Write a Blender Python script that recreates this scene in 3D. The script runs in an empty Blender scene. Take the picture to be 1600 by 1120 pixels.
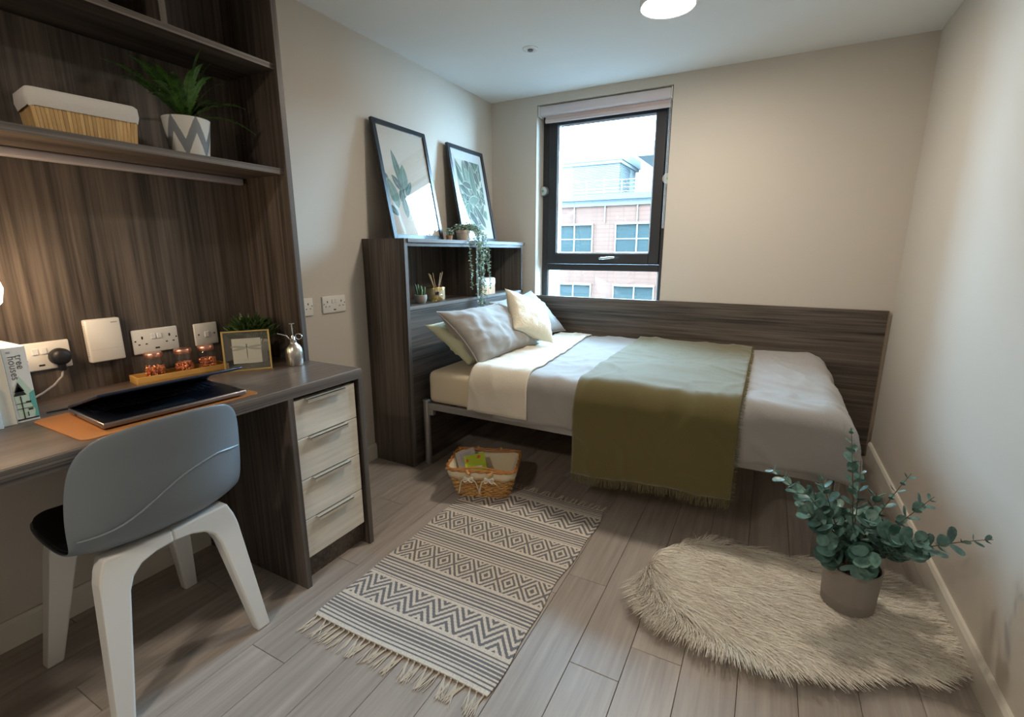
import bpy, bmesh, math, random
import numpy as np
from mathutils import Vector, Matrix
random.seed(7)
rng = np.random.default_rng(7)
S = bpy.context.scene
COL = S.collection
R = math.radians

# ------------------------------------------------------------------ camera
CAM = Vector((1.951, -3.3547, 1.1889)); YAW, PITCH, FPX = 0.4874, -0.2193, 747.6
cd = bpy.data.cameras.new('camera'); cam = bpy.data.objects.new('camera', cd); COL.objects.link(cam)
cd.sensor_width = 36; cd.lens = FPX * 36 / 1600; cd.clip_start = 0.05; cd.clip_end = 300
cam.location = CAM; cam.rotation_euler = (math.pi/2 + PITCH, 0, YAW)
S.camera = cam
FWD = Vector((-math.sin(YAW)*math.cos(PITCH), math.cos(YAW)*math.cos(PITCH), math.sin(PITCH)))
RGT = Vector((math.cos(YAW), math.sin(YAW), 0)); UPV = RGT.cross(FWD)
def at(px, py, axis, val):                      # photo pixel -> point on the plane axis = val
    d = FWD + RGT*((px-800)/FPX) - UPV*((py-560)/FPX)
    i = 'xyz'.index(axis)
    return CAM + d*((val-CAM[i])/d[i])

# ------------------------------------------------------------------ world, lights, exposure
W = bpy.data.worlds.new('sky'); S.world = W; W.use_nodes = True
bg = W.node_tree.nodes['Background']; bg.inputs[0].default_value = (0.42, 0.72, 1.0, 1); bg.inputs[1].default_value = 46.0
S.view_settings.view_transform = 'Standard'; S.view_settings.look = 'None'
S.view_settings.exposure = 0.56; S.view_settings.gamma = 1; S.view_settings.use_curve_mapping = False
S.cycles.use_denoising = True; S.cycles.max_bounces = 10; S.cycles.diffuse_bounces = 6
S.cycles.sample_clamp_indirect = 8; S.cycles.caustics_reflective = False; S.cycles.caustics_refractive = False
pl = bpy.data.lights.new('window_portal', 'AREA'); pl.shape = 'RECTANGLE'; pl.size = 0.92; pl.size_y = 1.42
po = bpy.data.objects.new('window_portal', pl); COL.objects.link(po); po.location = (0.84, 0.52, 1.49); po.rotation_euler = (R(-90), 0, 0)
pl.cycles.is_portal = True
LAMP_W, LAMP2_W = 31.0, 50.0
LAMP_COL, LAMP2_COL = (1.0, 0.88, 0.73), (0.72, 0.87, 1.0)

# ------------------------------------------------------------------ materials
MATS = {}
def mat(name, col=(.5,.5,.5), rough=.5, metal=0, spec=.5, emit=None, estr=0, sheen=0, trans=0, coat=0, bump=None):
    if name in MATS: return MATS[name]
    m = bpy.data.materials.new(name); m.use_nodes = True
    b = m.node_tree.nodes['Principled BSDF']
    b.inputs['Base Color'].default_value = (*col, 1); b.inputs['Roughness'].default_value = rough
    b.inputs['Metallic'].default_value = metal; b.inputs['Specular IOR Level'].default_value = spec
    if sheen: b.inputs['Sheen Weight'].default_value = sheen; b.inputs['Sheen Roughness'].default_value = .5
    if trans: b.inputs['Transmission Weight'].default_value = trans
    if coat: b.inputs['Coat Weight'].default_value = coat
    if emit: b.inputs['Emission Color'].default_value = (*emit, 1); b.inputs['Emission Strength'].default_value = estr
    if bump:                                     # (scale, strength[, stretch vector])
        nt = m.node_tree; tc = nt.nodes.new('ShaderNodeTexCoord'); mp = nt.nodes.new('ShaderNodeMapping')
        n = nt.nodes.new('ShaderNodeTexNoise'); bp = nt.nodes.new('ShaderNodeBump')
        n.inputs['Scale'].default_value = bump[0]; n.inputs['Detail'].default_value = 4
        if len(bump) > 2: mp.inputs['Scale'].default_value = bump[2]
        bp.inputs['Strength'].default_value = bump[1]; bp.inputs['Distance'].default_value = .004
        nt.links.new(tc.outputs['Object'], mp.inputs[0]); nt.links.new(mp.outputs[0], n.inputs['Vector'])
        nt.links.new(n.outputs[0], bp.inputs['Height']); nt.links.new(bp.outputs[0], b.inputs['Normal'])
    MATS[name] = m; return m

def wood(name, axis, dark, light, rough=.45, across=70, along=1.6, vary=0.0, bump=.12):
    """laminate / plank grain running along one axis"""
    m = bpy.data.materials.new(name); m.use_nodes = True; nt = m.node_tree; N = nt.nodes; L = nt.links
    b = N['Principled BSDF']; b.inputs['Roughness'].default_value = rough
    g = N.new('ShaderNodeNewGeometry'); mp = N.new('ShaderNodeMapping')
    oi = N.new('ShaderNodeObjectInfo'); add = N.new('ShaderNodeVectorMath'); add.operation = 'ADD'
    sc = N.new('ShaderNodeVectorMath'); sc.operation = 'SCALE'
    tc = N.new('ShaderNodeTexCoord')
    L.new(oi.outputs['Random'], sc.inputs[0]); sc.inputs[0].default_value = (7, 13, 5)
    v = N.new('ShaderNodeCombineXYZ')
    for i in range(3): L.new(oi.outputs['Random'], v.inputs[i])
    mul = N.new('ShaderNodeVectorMath'); mul.operation = 'SCALE'; mul.inputs[3].default_value = 37.0 if vary else 0.0
    L.new(v.outputs[0], mul.inputs[0]); L.new(g.outputs['Position'], add.inputs[0]); L.new(mul.outputs[0], add.inputs[1])
    s = [across]*3; s['xyz'.index(axis)] = along
    mp.inputs['Scale'].default_value = s; L.new(add.outputs[0], mp.inputs[0])
    n1 = N.new('ShaderNodeTexNoise'); n1.inputs['Scale'].default_value = 1.0; n1.inputs['Detail'].default_value = 5; n1.inputs['Roughness'].default_value = .62
    n1.inputs['Distortion'].default_value = .35
    L.new(mp.outputs[0], n1.inputs['Vector'])
    mp2 = N.new('ShaderNodeMapping'); s2 = [across*.14]*3; s2['xyz'.index(axis)] = along*.5; mp2.inputs['Scale'].default_value = s2
    L.new(add.outputs[0], mp2.inputs[0])
    n2 = N.new('ShaderNodeTexNoise'); n2.inputs['Scale'].default_value = 1.0; n2.inputs['Detail'].default_value = 3; L.new(mp2.outputs[0], n2.inputs['Vector'])
    mx = N.new('ShaderNodeMath'); mx.operation = 'MULTIPLY_ADD'; mx.inputs[1].default_value = .45
    L.new(n2.outputs[0], mx.inputs[0])
    m2 = N.new('ShaderNodeMath'); m2.operation = 'MULTIPLY'; m2.inputs[1].default_value = .62; L.new(n1.outputs[0], m2.inputs[0]); L.new(m2.outputs[0], mx.inputs[2])
    cr = N.new('ShaderNodeValToRGB'); cr.color_ramp.elements[0].position = .40; cr.color_ramp.elements[1].position = .66
    cr.color_ramp.elements[0].color = (*dark, 1); cr.color_ramp.elements[1].color = (*light, 1)
    L.new(mx.outputs[0], cr.inputs[0])
    out = cr.outputs[0]
    if vary:
        hsv = N.new('ShaderNodeHueSaturation'); mr = N.new('ShaderNodeMapRange')
        mr.inputs['To Min'].default_value = 1-vary; mr.inputs['To Max'].default_value = 1+vary
        L.new(oi.outputs['Random'], mr.inputs[0]); L.new(mr.outputs[0], hsv.inputs['Value']); L.new(out, hsv.inputs['Color']); out = hsv.outputs[0]
    L.new(out, b.inputs['Base Color'])
    bp = N.new('ShaderNodeBump'); bp.inputs['Strength'].default_value = bump; bp.inputs['Distance'].default_value = .002
    L.new(n1.outputs[0], bp.inputs['Height']); L.new(bp.outputs[0], b.inputs['Normal'])
    MATS[name] = m; return m

def attr_mat(name, rough=.9, sheen=0, trans=False):
    m = bpy.data.materials.new(name); m.use_nodes = True; nt = m.node_tree
    b = nt.nodes['Principled BSDF']; b.inputs['Roughness'].default_value = rough; b.inputs['Specular IOR Level'].default_value = .2
    if sheen: b.inputs['Sheen Weight'].default_value = sheen
    a = nt.nodes.new('ShaderNodeAttribute'); a.attribute_name = 'col'
    nt.links.new(a.outputs['Color'], b.inputs['Base Color']); MATS[name] = m; return m

def glass_mat(name, tint=(.96,.98,.98), gloss=1.0):
    """thin pane: see-through with fresnel reflection"""
    m = bpy.data.materials.new(name); m.use_nodes = True; nt = m.node_tree; nt.nodes.clear()
    o = nt.nodes.new('ShaderNodeOutputMaterial'); t = nt.nodes.new('ShaderNodeBsdfTransparent'); g = nt.nodes.new('ShaderNodeBsdfGlossy')
    mx = nt.nodes.new('ShaderNodeMixShader'); ge = nt.nodes.new('ShaderNodeNewGeometry'); dt = nt.nodes.new('ShaderNodeVectorMath'); dt.operation = 'DOT_PRODUCT'
    nt.links.new(ge.outputs['Normal'], dt.inputs[0]); nt.links.new(ge.outputs['Incoming'], dt.inputs[1])
    ab = nt.nodes.new('ShaderNodeMath'); ab.operation = 'ABSOLUTE'; nt.links.new(dt.outputs['Value'], ab.inputs[0])
    om = nt.nodes.new('ShaderNodeMath'); om.operation = 'SUBTRACT'; om.inputs[0].default_value = 1; nt.links.new(ab.outputs[0], om.inputs[1])
    pw = nt.nodes.new('ShaderNodeMath'); pw.operation = 'POWER'; pw.inputs[1].default_value = 5; nt.links.new(om.outputs[0], pw.inputs[0])
    fr = nt.nodes.new('ShaderNodeMath'); fr.operation = 'MULTIPLY_ADD'; fr.inputs[1].default_value = .96; fr.inputs[2].default_value = .04; nt.links.new(pw.outputs[0], fr.inputs[0])
    mm = nt.nodes.new('ShaderNodeMath'); mm.operation = 'MULTIPLY'; mm.inputs[1].default_value = gloss
    t.inputs[0].default_value = (*tint, 1); g.inputs[0].default_value = (1,1,1,1); g.inputs[1].default_value = .02
    nt.links.new(fr.outputs[0], mm.inputs[0]); nt.links.new(mm.outputs[0], mx.inputs[0])
    nt.links.new(t.outputs[0], mx.inputs[1]); nt.links.new(g.outputs[0], mx.inputs[2]); nt.links.new(mx.outputs[0], o.inputs[0])
    MATS[name] = m; return m

DK, LT = (.022,.0165,.0135), (.150,.120,.098)
WZ, WY, WX = wood('laminate_z','z',DK,LT), wood('laminate_y','y',DK,LT), wood('laminate_x','x',DK,LT)
DESK = wood('desk_laminate','y',(.062,.045,.036),(.155,.115,.092), rough=.32, across=45, along=2.5, bump=.05)
EDGE = wood('laminate_edge','y',(.030,.025,.022),(.22,.19,.17), across=150, along=.8)
EDGEZ = wood('laminate_edge_z','z',(.06,.05,.045),(.15,.13,.115), across=130)
DRAWER = wood('drawer_white','y',(.60,.55,.47),(.80,.76,.68), rough=.4, across=60, along=3, bump=.05)
PLANK = wood('oak_plank','y',(.29,.25,.22),(.42,.37,.33), rough=.38, across=55, along=2.2, vary=.07, bump=.05)
WALL = mat('wall_paint',(.60,.55,.485),.75, spec=.25, bump=(180,.04))
WALLR = WALL
CEIL = mat('ceiling_paint',(.80,.80,.79),.9, spec=.2)
SKIRT = mat('skirting_white',(.72,.68,.60),.35)
WHITE = mat('white_plastic',(.78,.76,.72),.3)
WHITE2 = mat('white_gloss',(.80,.80,.79),.25)
BLACK = mat('black_plastic',(.012,.012,.014),.45)
DARKF = mat('window_frame_grey',(.022,.021,.023),.45)
STEEL = mat('steel',(.62,.61,.59),.25,1)
SILVER = mat('silver_paint',(.42,.41,.40),.35,.7)
GOLD = mat('gold',(.83,.62,.25),.28,1)
GLASS = glass_mat('pane_glass'); JARG = glass_mat('jar_glass',(.95,.95,.95),1.0)

# ------------------------------------------------------------------ mesh builder
class MB:
    def __init__(s): s.v, s.f, s.c = [], [], []
    def add(s, vs, fs, col=None):
        o = len(s.v); s.v += [tuple(p) for p in vs]; s.f += [tuple(i+o for i in f) for f in fs]
        if col is not None: s.c += [col]*len(fs)
        return s
    def box(s, x0,x1,y0,y1,z0,z1, col=None):
        s.add([(x0,y0,z0),(x1,y0,z0),(x1,y1,z0),(x0,y1,z0),(x0,y0,z1),(x1,y0,z1),(x1,y1,z1),(x0,y1,z1)],
              [(0,3,2,1),(4,5,6,7),(0,1,5,4),(1,2,6,5),(2,3,7,6),(3,0,4,7)], col); return s
    def rbox(s, x0,x1,y0,y1,z0,z1, b=.004, seg=2):
        bm = bmesh.new(); bmesh.ops.create_cube(bm, size=1)
        for v in bm.verts: v.co = ((x0+x1)/2+v.co.x*(x1-x0), (y0+y1)/2+v.co.y*(y1-y0), (z0+z1)/2+v.co.z*(z1-z0))
        bmesh.ops.bevel(bm, geom=bm.edges[:], offset=b, segments=seg, affect='EDGES', profile=.5)
        bm.verts.index_update(); s.add([v.co.copy() for v in bm.verts], [[v.index for v in f.verts] for f in bm.faces]); bm.free(); return s
    def lathe(s, prof, c=(0,0,0), n=24, axis='z', cap=True):
        """prof: list of (radius, height)"""
        vs, fs = [], []
        for r, h in prof:
            for k in range(n):
                a = 2*math.pi*k/n; p = (r*math.cos(a), r*math.sin(a), h)
                if axis == 'x': p = (h, p[0], p[1])
                if axis == 'y': p = (p[0], h, p[1])
                vs.append((c[0]+p[0], c[1]+p[1], c[2]+p[2]))
        for i in range(len(prof)-1):
            for k in range(n):
                a, b = i*n+k, i*n+(k+1)%n; fs.append((a, b, b+n, a+n))
        if cap:
            fs.append(tuple(reversed(range(n)))); fs.append(tuple(range((len(prof)-1)*n, len(prof)*n)))
        return s.add(vs, fs)
    def tube(s, pts, r, n=6, col=None, cap=True):
        pts = [Vector(p) for p in pts]; rr = r if hasattr(r, '__len__') else [r]*len(pts)
        vs, fs = [], []; up = Vector((0,0,1))
        for i, p in enumerate(pts):
            t = (pts[min(i+1,len(pts)-1)] - pts[max(i-1,0)]).normalized()
            a = up.cross(t)
            if a.length < .15: a = Vector((1,0,0)).cross(t)
            a.normalize(); b = t.cross(a)
            for k in range(n):
                th = 2*math.pi*k/n; vs.append(p + (a*math.cos(th)+b*math.sin(th))*rr[i])
        for i in range(len(pts)-1):
            for k in range(n): q, w = i*n+k, i*n+(k+1)%n; fs.append((q, w, w+n, q+n))
        if cap: fs += [tuple(reversed(range(n))), tuple(range((len(pts)-1)*n, len(pts)*n))]
        return s.add(vs, fs, col)
    def prism(s, poly, d, fn):
        """poly: 2d outline, extruded 0..d, fn(u,v,w)->xyz"""
        n = len(poly); vs = [fn(u,v,0) for u,v in poly] + [fn(u,v,d) for u,v in poly]
        fs = [tuple(reversed(range(n))), tuple(range(n,2*n))] + [(k,(k+1)%n,(k+1)%n+n,k+n) for k in range(n)]
        return s.add(vs, fs)
    def grid(s, P, col=None, close=False):
        h, w = len(P), len(P[0]); vs = [p for r in P for p in r]
        fs = [(i*w+j, i*w+(j+1)%w, (i+1)*w+(j+1)%w, (i+1)*w+j) for i in range(h-1) for j in range(w if close else w-1)]
        return s.add(vs, fs, col)
    def build(s, name, m, parent=None, smooth=False, off=None, solid=0, sub=0):
        me = bpy.data.meshes.new(name)
        o = off if off is not None else (Vector((0,0,0)) if parent is None else parent.get('_o', None))
        vs = s.v
        if parent is not None and off is None and '_o' in parent: ox = parent['_o']; vs = [(v[0]-ox[0], v[1]-ox[1], v[2]-ox[2]) for v in vs]
        me.from_pydata(vs, [], s.f)
        if len(s.c) == len(s.f) and s.c:
            ca = me.color_attributes.new('col', 'FLOAT_COLOR', 'CORNER')
            arr = np.repeat(np.array([(*c,1) for c in s.c], dtype=np.float32), [len(f) for f in s.f], axis=0)
            ca.data.foreach_set('color', arr.ravel())
        if smooth: me.polygons.foreach_set('use_smooth', [True]*len(me.polygons))
        me.materials.append(m); me.update()
        ob = bpy.data.objects.new(name, me); COL.objects.link(ob)
        if smooth:
            bm = bmesh.new(); bm.from_mesh(me); bmesh.ops.recalc_face_normals(bm, faces=bm.faces[:]); bm.to_mesh(me); bm.free()
            try: me.set_sharp_from_angle(angle=R(50))
            except Exception: pass
        if parent is not None: ob.parent = parent
        if solid: md = ob.modifiers.new('thickness','SOLIDIFY'); md.thickness = solid; md.offset = 0
        if sub: md = ob.modifiers.new('smooth','SUBSURF'); md.levels = sub; md.render_levels = sub
        return ob

def tag(o, label, cat, group=None):
    o['label'] = label; o['category'] = cat
    if group: o['group'] = group
    return o
def thing(name, label, cat, loc=(0,0,0), rz=0, group=None, world=False):
    """Empty at the base; world=True: parts are given in world coordinates"""
    o = bpy.data.objects.new(name, None); COL.objects.link(o); o.empty_display_size = .05
    o.location = loc; o.rotation_euler = (0,0,rz); tag(o, label, cat, group)
    if world: o['_o'] = list(loc)
    return o
def struct(o): o['kind'] = 'structure'; return o
def stuff(o): o['kind'] = 'stuff'; return o
def inst(me, name, parent, M):
    o = bpy.data.objects.new(name, me); COL.objects.link(o); o.parent = parent; o.matrix_local = M; return o
def dup(root, loc, rz=None):
    r = root.copy(); COL.objects.link(r); r.location = loc
    if rz is not None: r.rotation_euler = (0,0,rz)
    for ch in list(root.children):
        c = ch.copy(); COL.objects.link(c); c.parent = r
        for g in list(ch.children):
            d = g.copy(); COL.objects.link(d); d.parent = c
    return r
def text_mb(txt, size):
    cu = bpy.data.curves.new('t','FONT'); cu.body = txt; cu.size = size; cu.align_x = 'CENTER'; cu.align_y = 'CENTER'
    o = bpy.data.objects.new('t', cu); COL.objects.link(o); dg = bpy.context.evaluated_depsgraph_get()
    me = bpy.data.meshes.new_from_object(o.evaluated_get(dg)); vs = [v.co.copy() for v in me.vertices]; fs = [list(p.vertices) for p in me.polygons]
    bpy.data.objects.remove(o); bpy.data.curves.remove(cu); bpy.data.meshes.remove(me); return vs, fs

# ================================================================== the room
RW, RH, RF = 2.5834, 2.2629, -5.0
fl = struct(MB().box(-.1,RW+.1,RF-.1,.12,-.06,-.012).build('floor', mat('underlay',(.03,.025,.02),.9)))
PW = .1487; k0 = -10
xs = [1.394+PW*k for k in range(-11, 10)]
for i in range(len(xs)-1):
    a, b = max(xs[i],0), min(xs[i+1],RW)
    if b-a < .01: continue
    L = 1.20; y = {1:-1.85, 2:-2.22}.get(round((xs[i]-1.394)/PW)+1, None)
    if y is None: y = -((i*0.437) % 1.2)
    while y < 0: y += L
    while y > RF:
        y1, y0 = min(y, 0), max(y-L, RF)
        if y1-y0 > .02: MB().rbox(a+.0006,b-.0006,y0+.0006,y1-.0006,-.012,0,.0012,1).build('plank', PLANK, fl)
        y -= L
struct(MB().box(-.1,RW+.1,RF-.1,.3,RH,RH+.1).build('ceiling', CEIL))
struct(MB().box(-.1,0,RF-.1,.3,-.06,RH).build('wall_left', WALL))
struct(MB().box(RW,RW+.1,RF-.1,.3,-.06,RH).build('wall_right', WALL))
struct(MB().box(-.1,RW+.1,RF-.1,RF,-.06,RH).build('wall_front', WALL))
WX0, WX1, WZ0, WZ1 = .374, 1.309, .78, 2.203
struct(MB().box(0,WX0,0,.3,-.06,RH).box(WX1,RW,0,.3,-.06,RH).box(WX0,WX1,0,.3,-.06,WZ0).box(WX0,WX1,0,.3,WZ1,RH).build('wall_back', WALL))
def skirt(name, pts):
    struct(MB().prism(pts, 1, lambda u,v,w: (u, RF if w else -.021, v)).build(name, SKIRT))
bh = .092
skirt('baseboard_right', [(RW,0),(RW-.015,0),(RW-.015,bh-.012),(RW-.009,bh),(RW,bh)])
struct(MB().prism([(0,0),(.015,0),(.015,bh-.012),(.009,bh),(0,bh)],1,lambda u,v,w:(u,(-2.038 if w else -1.3975),v)).build('baseboard_left', SKIRT))
struct(MB().prism([(0,0),(.015,0),(.015,bh-.012),(.009,bh),(0,bh)],1,lambda u,v,w:(u,(-2.372 if w else RF),v)).build('baseboard_left', SKIRT))

# window
win = bpy.data.objects.new('window_1', None); COL.objects.link(win); win.location = (.8415,.12,WZ0); struct(win); win['_o'] = [.8415,.12,WZ0]
FR = MB(); y0, y1 = .12, .19
FR.rbox(WX0,WX0+.046,y0,y1,WZ0,WZ1,.003,1).rbox(WX1-.046,WX1,y0,y1,WZ0,WZ1,.003,1).rbox(WX0+.046,WX1-.046,y0,y1,WZ1-.05,WZ1,.003,1).rbox(WX0+.046,WX1-.046,y0,y1,1.052,1.098,.003,1).rbox(WX0+.046,WX1-.046,y0,y1,WZ0,WZ0+.045,.003,1)
FR.build('window_frame', DARKF, win)
sa, sb, sc_, sd = WX0+.048, WX1-.048, 1.10, WZ1-.052
SH = MB(); y0, y1 = .108, .178; t = .07
SH.rbox(sa,sa+t,y0,y1,sc_,sd,.003,1).rbox(sb-t,sb,y0,y1,sc_,sd,.003,1).rbox(sa+t,sb-t,y0,y1,sc_,sc_+t+.006,.003,1).rbox(sa+t,sb-t,y0,y1,sd-t,sd,.003,1)
sash = SH.build('sash', DARKF, win)
GW = mat('glazing_bead',(.62,.64,.66),.4)
bd = MB(); q = .008
bd.box(sa+t,sa+t+q,.125,.16,sc_+t,sd-t).box(sb-t-q,sb-t,.125,.16,sc_+t,sd-t).box(sa+t,sb-t,.125,.16,sc_+t+.004,sc_+t+.004+q)
bd.build('glazing_bead', GW, win)
MB().box(sa+t,sb-t,.140,.146,sc_+t,sd-t).build('pane', GLASS, win)
MB().box(WX0+.046,WX1-.046,.150,.156,WZ0+.045,1.052).build('pane', GLASS, win)
bd = MB().box(WX0+.046,WX0+.054,.135,.17,WZ0+.045,1.052).box(WX1-.054,WX1-.046,.135,.17,WZ0+.045,1.052).build('glazing_bead', GW, win)
H = MB().rbox(.835,.885,.094,.108,1.132,1.150,.005).tube([(.862,.095,1.142),(.862,.075,1.142),(.875,.068,1.143),(.93,.066,1.147),(.962,.068,1.149)],[.009,.009,.009,.008,.005],8)
H.build('handle', STEEL, win, smooth=True)
for cx, cz in ((.392,1.632),(1.291,1.662)):
    rs = MB().lathe([(.0,.0),(.031,0),(.034,.006),(.034,.036),(.030,.042),(0,.042)],(cx,.078,cz),24,'y',cap=False).build('restrictor', SILVER, win, smooth=True)
    MB().lathe([(0,0),(.008,0),(.008,.003),(0,.003)],(cx,.0755,cz),12,'y',cap=False).build('green_dot', mat('green_dot',(.03,.35,.10),.4), win)
# blind
bl = thing('roller_blind','rolled up pale mauve roller blind with bead chain at the window head','blind',(.84,.06,2.09),world=True)
BF = mat('blind_fabric',(.62,.53,.52),.85,spec=.1); BC = mat('blind_cassette',(.66,.60,.62),.5)
MB().rbox(WX0+.012,WX1-.012,.015,.085,2.135,2.198,.012,3).build('cassette', BC, bl, smooth=True)
for x_ in (WX0+.006,WX1-.014): MB().rbox(x_,x_+.008,.010,.092,2.128,2.20,.003).build('end_cap', WHITE, bl)
MB().box(WX0+.045,WX1-.022,.052,.055,2.10,2.14).build('fabric', BF, bl)
MB().rbox(WX0+.043,WX1-.02,.044,.062,2.088,2.116,.006).build('hem_bar', BF, bl, smooth=True)
ch = MB()
for xx, zb in ((1.288,1.345),(1.296,1.345)):
    for i in range(95):
        z = 2.13-(2.13-zb)*i/94; ch.lathe([(0,-.0032),(.0026,-.0012),(.0026,.0012),(0,.0032)],(xx,.03,z),6,cap=False)
stuff(ch.build('bead_chain', WHITE, bl))

# ------------------------------------------------------------------ outside: the buildings across the street
K = 26.35/17.35
def fx(x): return CAM.x+(x-CAM.x)*K
struct(MB().box(-60,40,.6,60,-12.3,-12).build('ground', mat('street_asphalt',(.10,.10,.10),.9)))
struct(MB().box(-22,WX0,.3,.5,-12,16).box(WX1,26,.3,.5,-12,16).box(WX0,WX1,.3,.5,-12,WZ0).box(WX0,WX1,.3,.5,WZ1,16).build('wall_exterior', mat('outer_brick',(.20,.15,.12),.9)))
B = thing('terracotta_building','terracotta clad office block with rows of windows seen through window glass','building',(-6,23,-12),world=True)
TC = bpy.data.materials.new('terracotta_tiles'); TC.use_nodes = True; nt = TC.node_tree
b = nt.nodes['Principled BSDF']; g = nt.nodes.new('ShaderNodeNewGeometry'); mp = nt.nodes.new('ShaderNodeMapping'); br = nt.nodes.new('ShaderNodeTexBrick')
mp.inputs['Rotation'].default_value = (R(-90),0,0)
br.offset = 0; br.inputs['Color1'].default_value = (.078,.029,.015,1); br.inputs['Color2'].default_value = (.088,.034,.018,1); br.inputs['Mortar'].default_value = (.05,.019,.010,1)
br.inputs['Scale'].default_value = 1; br.inputs['Brick Width'].default_value = .75; br.inputs['Row Height'].default_value = .22; br.inputs['Mortar Size'].default_value = .015
nt.links.new(g.outputs['Position'], mp.inputs[0]); nt.links.new(mp.outputs[0], br.inputs['Vector']); nt.links.new(br.outputs[0], b.inputs['Base Color']); b.inputs['Roughness'].default_value = .8
GREYP = mat('zinc_band',(.075,.078,.08),.5); TEAL = mat('parapet_cap',(.05,.07,.075),.5); EXW = mat('render_white',(.19,.19,.185),.7); LOUV = mat('louvre_grey',(.085,.088,.09),.5)
WGL = mat('office_glass',(.02,.028,.028),.2,spec=.25); MUL = mat('mullion_white',(.16,.16,.16),.5)
MB().box(-26,16,23,33,-12,3.62).build('wall', TC, B)
MB().box(-26,16,22.9,33,3.62,3.92).build('zinc_band', GREYP, B)
MB().box(-26.1,16.1,22.7,33,3.92,4.22).build('parapet', TEAL, B)
per = (fx(-3.067)-fx(-5.385))
for row in range(3):
    zt = 2.63-3.29*row
    for kx in range(-4, 5):
        x0 = fx(-5.385)+per*kx; x1 = x0+2.26
        wd = MB().box(x0,x1,22.86,23.0,zt,zt+.10).box(x0,x0+.06,22.93,23.0,zt-1.45,zt).box(x1-.06,x1,22.93,23.0,zt-1.45,zt).box(x0,x1,22.9,23.0,zt-1.50,zt-1.44).box(x0+1.15,x0+1.22,22.93,23,zt-1.45,zt).box(x0,x1,22.94,23,zt-.78,zt-.73).build('window', MUL, B)
        p = MB().box(x0+.05,x1-.05,22.975,22.99,zt-1.45,zt).build('pane', WGL, B); p.parent = wd
        wd['_o'] = list(B['_o'])
for kx in range(-6, 9):
    x = fx(-5.385)+1.15+per/2*kx; MB().box(x-.02,x+.02,22.93,23.0,2.75,3.62).build('panel_joint', MUL, B)
pr_ = thing('rooftop_plant_room','louvred grey plant room with flat roof and flues above the terracotta block','building',(-9,27,4.2),world=True)
MB().box(-16,-6.75,27,31,4.23,6.55).build('wall', EXW, pr_)
for i in range(22): MB().box(-9.75,-6.73,26.93,27.0,4.35+i*.098,4.41+i*.098).build('louvre', LOUV, pr_)
for i in range(22): MB().box(-6.75,-6.69,27.05,29.4,4.35+i*.098,4.41+i*.098).build('louvre', LOUV, pr_)
MB().box(-16.2,-6.5,26.7,31.3,6.62,7.15).build('roof', GREYP, pr_)
MB().box(-16.1,-6.6,26.8,31.2,6.45,6.62).build('soffit', EXW, pr_)
for x, r, h in ((-8.5,.32,1.75),(-7.55,.22,1.3)):
    f_ = MB().lathe([(r,0),(r,h*.72),(r*.8,h*.74),(r*.8,h*.8),(r*1.25,h*.82),(r*1.25,h*.95),(r*.7,h)],(x,28.4,7.15),16).build('flue', STEEL, pr_, smooth=True)
fb = thing('white_ribbed_building','tall white ribbed building standing behind the plant room','building',(-16,46,-12),world=True)
MB().box(-45,4,46,56,-12,11.5).build('wall', EXW, fb)
for i in range(40): MB().box(-44+i*1.2,-43.85+i*1.2,45.85,46,4,11.5).build('rib', EXW, fb)
tb = thing('terrace_canopy_block','set back terrace block with flat canopy and brick end wall','building',(-2.5,30,4.2),world=True)
MB().box(-5.2,8,30,40,4.22,6.9).build('wall', TC, tb)
MB().box(-5.15,-3.4,29.9,30,4.6,6.6).build('glazing', WGL, tb)
MB().box(-6.0,9,28.2,40,6.95,7.5).build('canopy', GREYP, tb)
rl = thing('roof_railing','pale metal guard railing along the parapet roof edge','railing',(-4,23.6,4.2),world=True)
for i in range(9): MB().tube([(-8.6+i*1.0,23.6,4.2),(-8.6+i*1.0,23.6,5.0)],.025,6).build('post', MUL, rl)
for z in (4.4,4.6,4.8,5.0): MB().tube([(-8.6,23.6,z),(-.6,23.6,z)],.02,6).build('rail', MUL, rl)

# ------------------------------------------------------------------ ceiling fixtures
def ceiling_lamp(name, label, c, w, col):
    t = thing(name, label, 'ceiling light', (c[0],c[1],RH-.045), world=True)
    MB().lathe([(0,RH-.001),(.118,RH-.001),(.118,RH-.040),(.114,RH-.044),(.106,RH-.042),(.104,RH-.026),(.0,RH-.026)],(c[0],c[1],0),40,cap=False).build('base_ring', WHITE2, t, smooth=True)
    MB().lathe([(.104,RH-.038),(.100,RH-.043),(.080,RH-.047),(.04,RH-.050),(0,RH-.051)],(c[0],c[1],0),40,cap=False).build('diffuser', mat('diffuser_'+name,(.9,.9,.88),.4,emit=col,estr=w), t, smooth=True)
    return t
ceiling_lamp('ceiling_light','round glowing ceiling light above the middle of the bed',(1.449,-.975),LAMP_W*4.2,LAMP_COL)
ceiling_lamp('ceiling_light','round cool white ceiling light near the entrance end of room',(1.05,-4.1),LAMP2_W*4.2,LAMP2_COL)
sd_ = thing('sprinkler_head','small recessed round sprinkler in the white ceiling','sprinkler',(.683,-.75,RH-.012),world=True)
MB().lathe([(0,RH),(.042,RH),(.042,RH-.004),(.032,RH-.008),(.018,RH-.006),(0,RH-.006)],(.683,-.75,0),28,cap=False).build('cover_ring', WHITE2, sd_, smooth=True)
MB().lathe([(0,RH-.004),(.016,RH-.006),(.014,RH-.012),(0,RH-.012)],(.683,-.75,0),16,cap=False).build('nozzle', mat('grey_metal',(.15,.15,.15),.4,.5), sd_, smooth=True)

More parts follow.
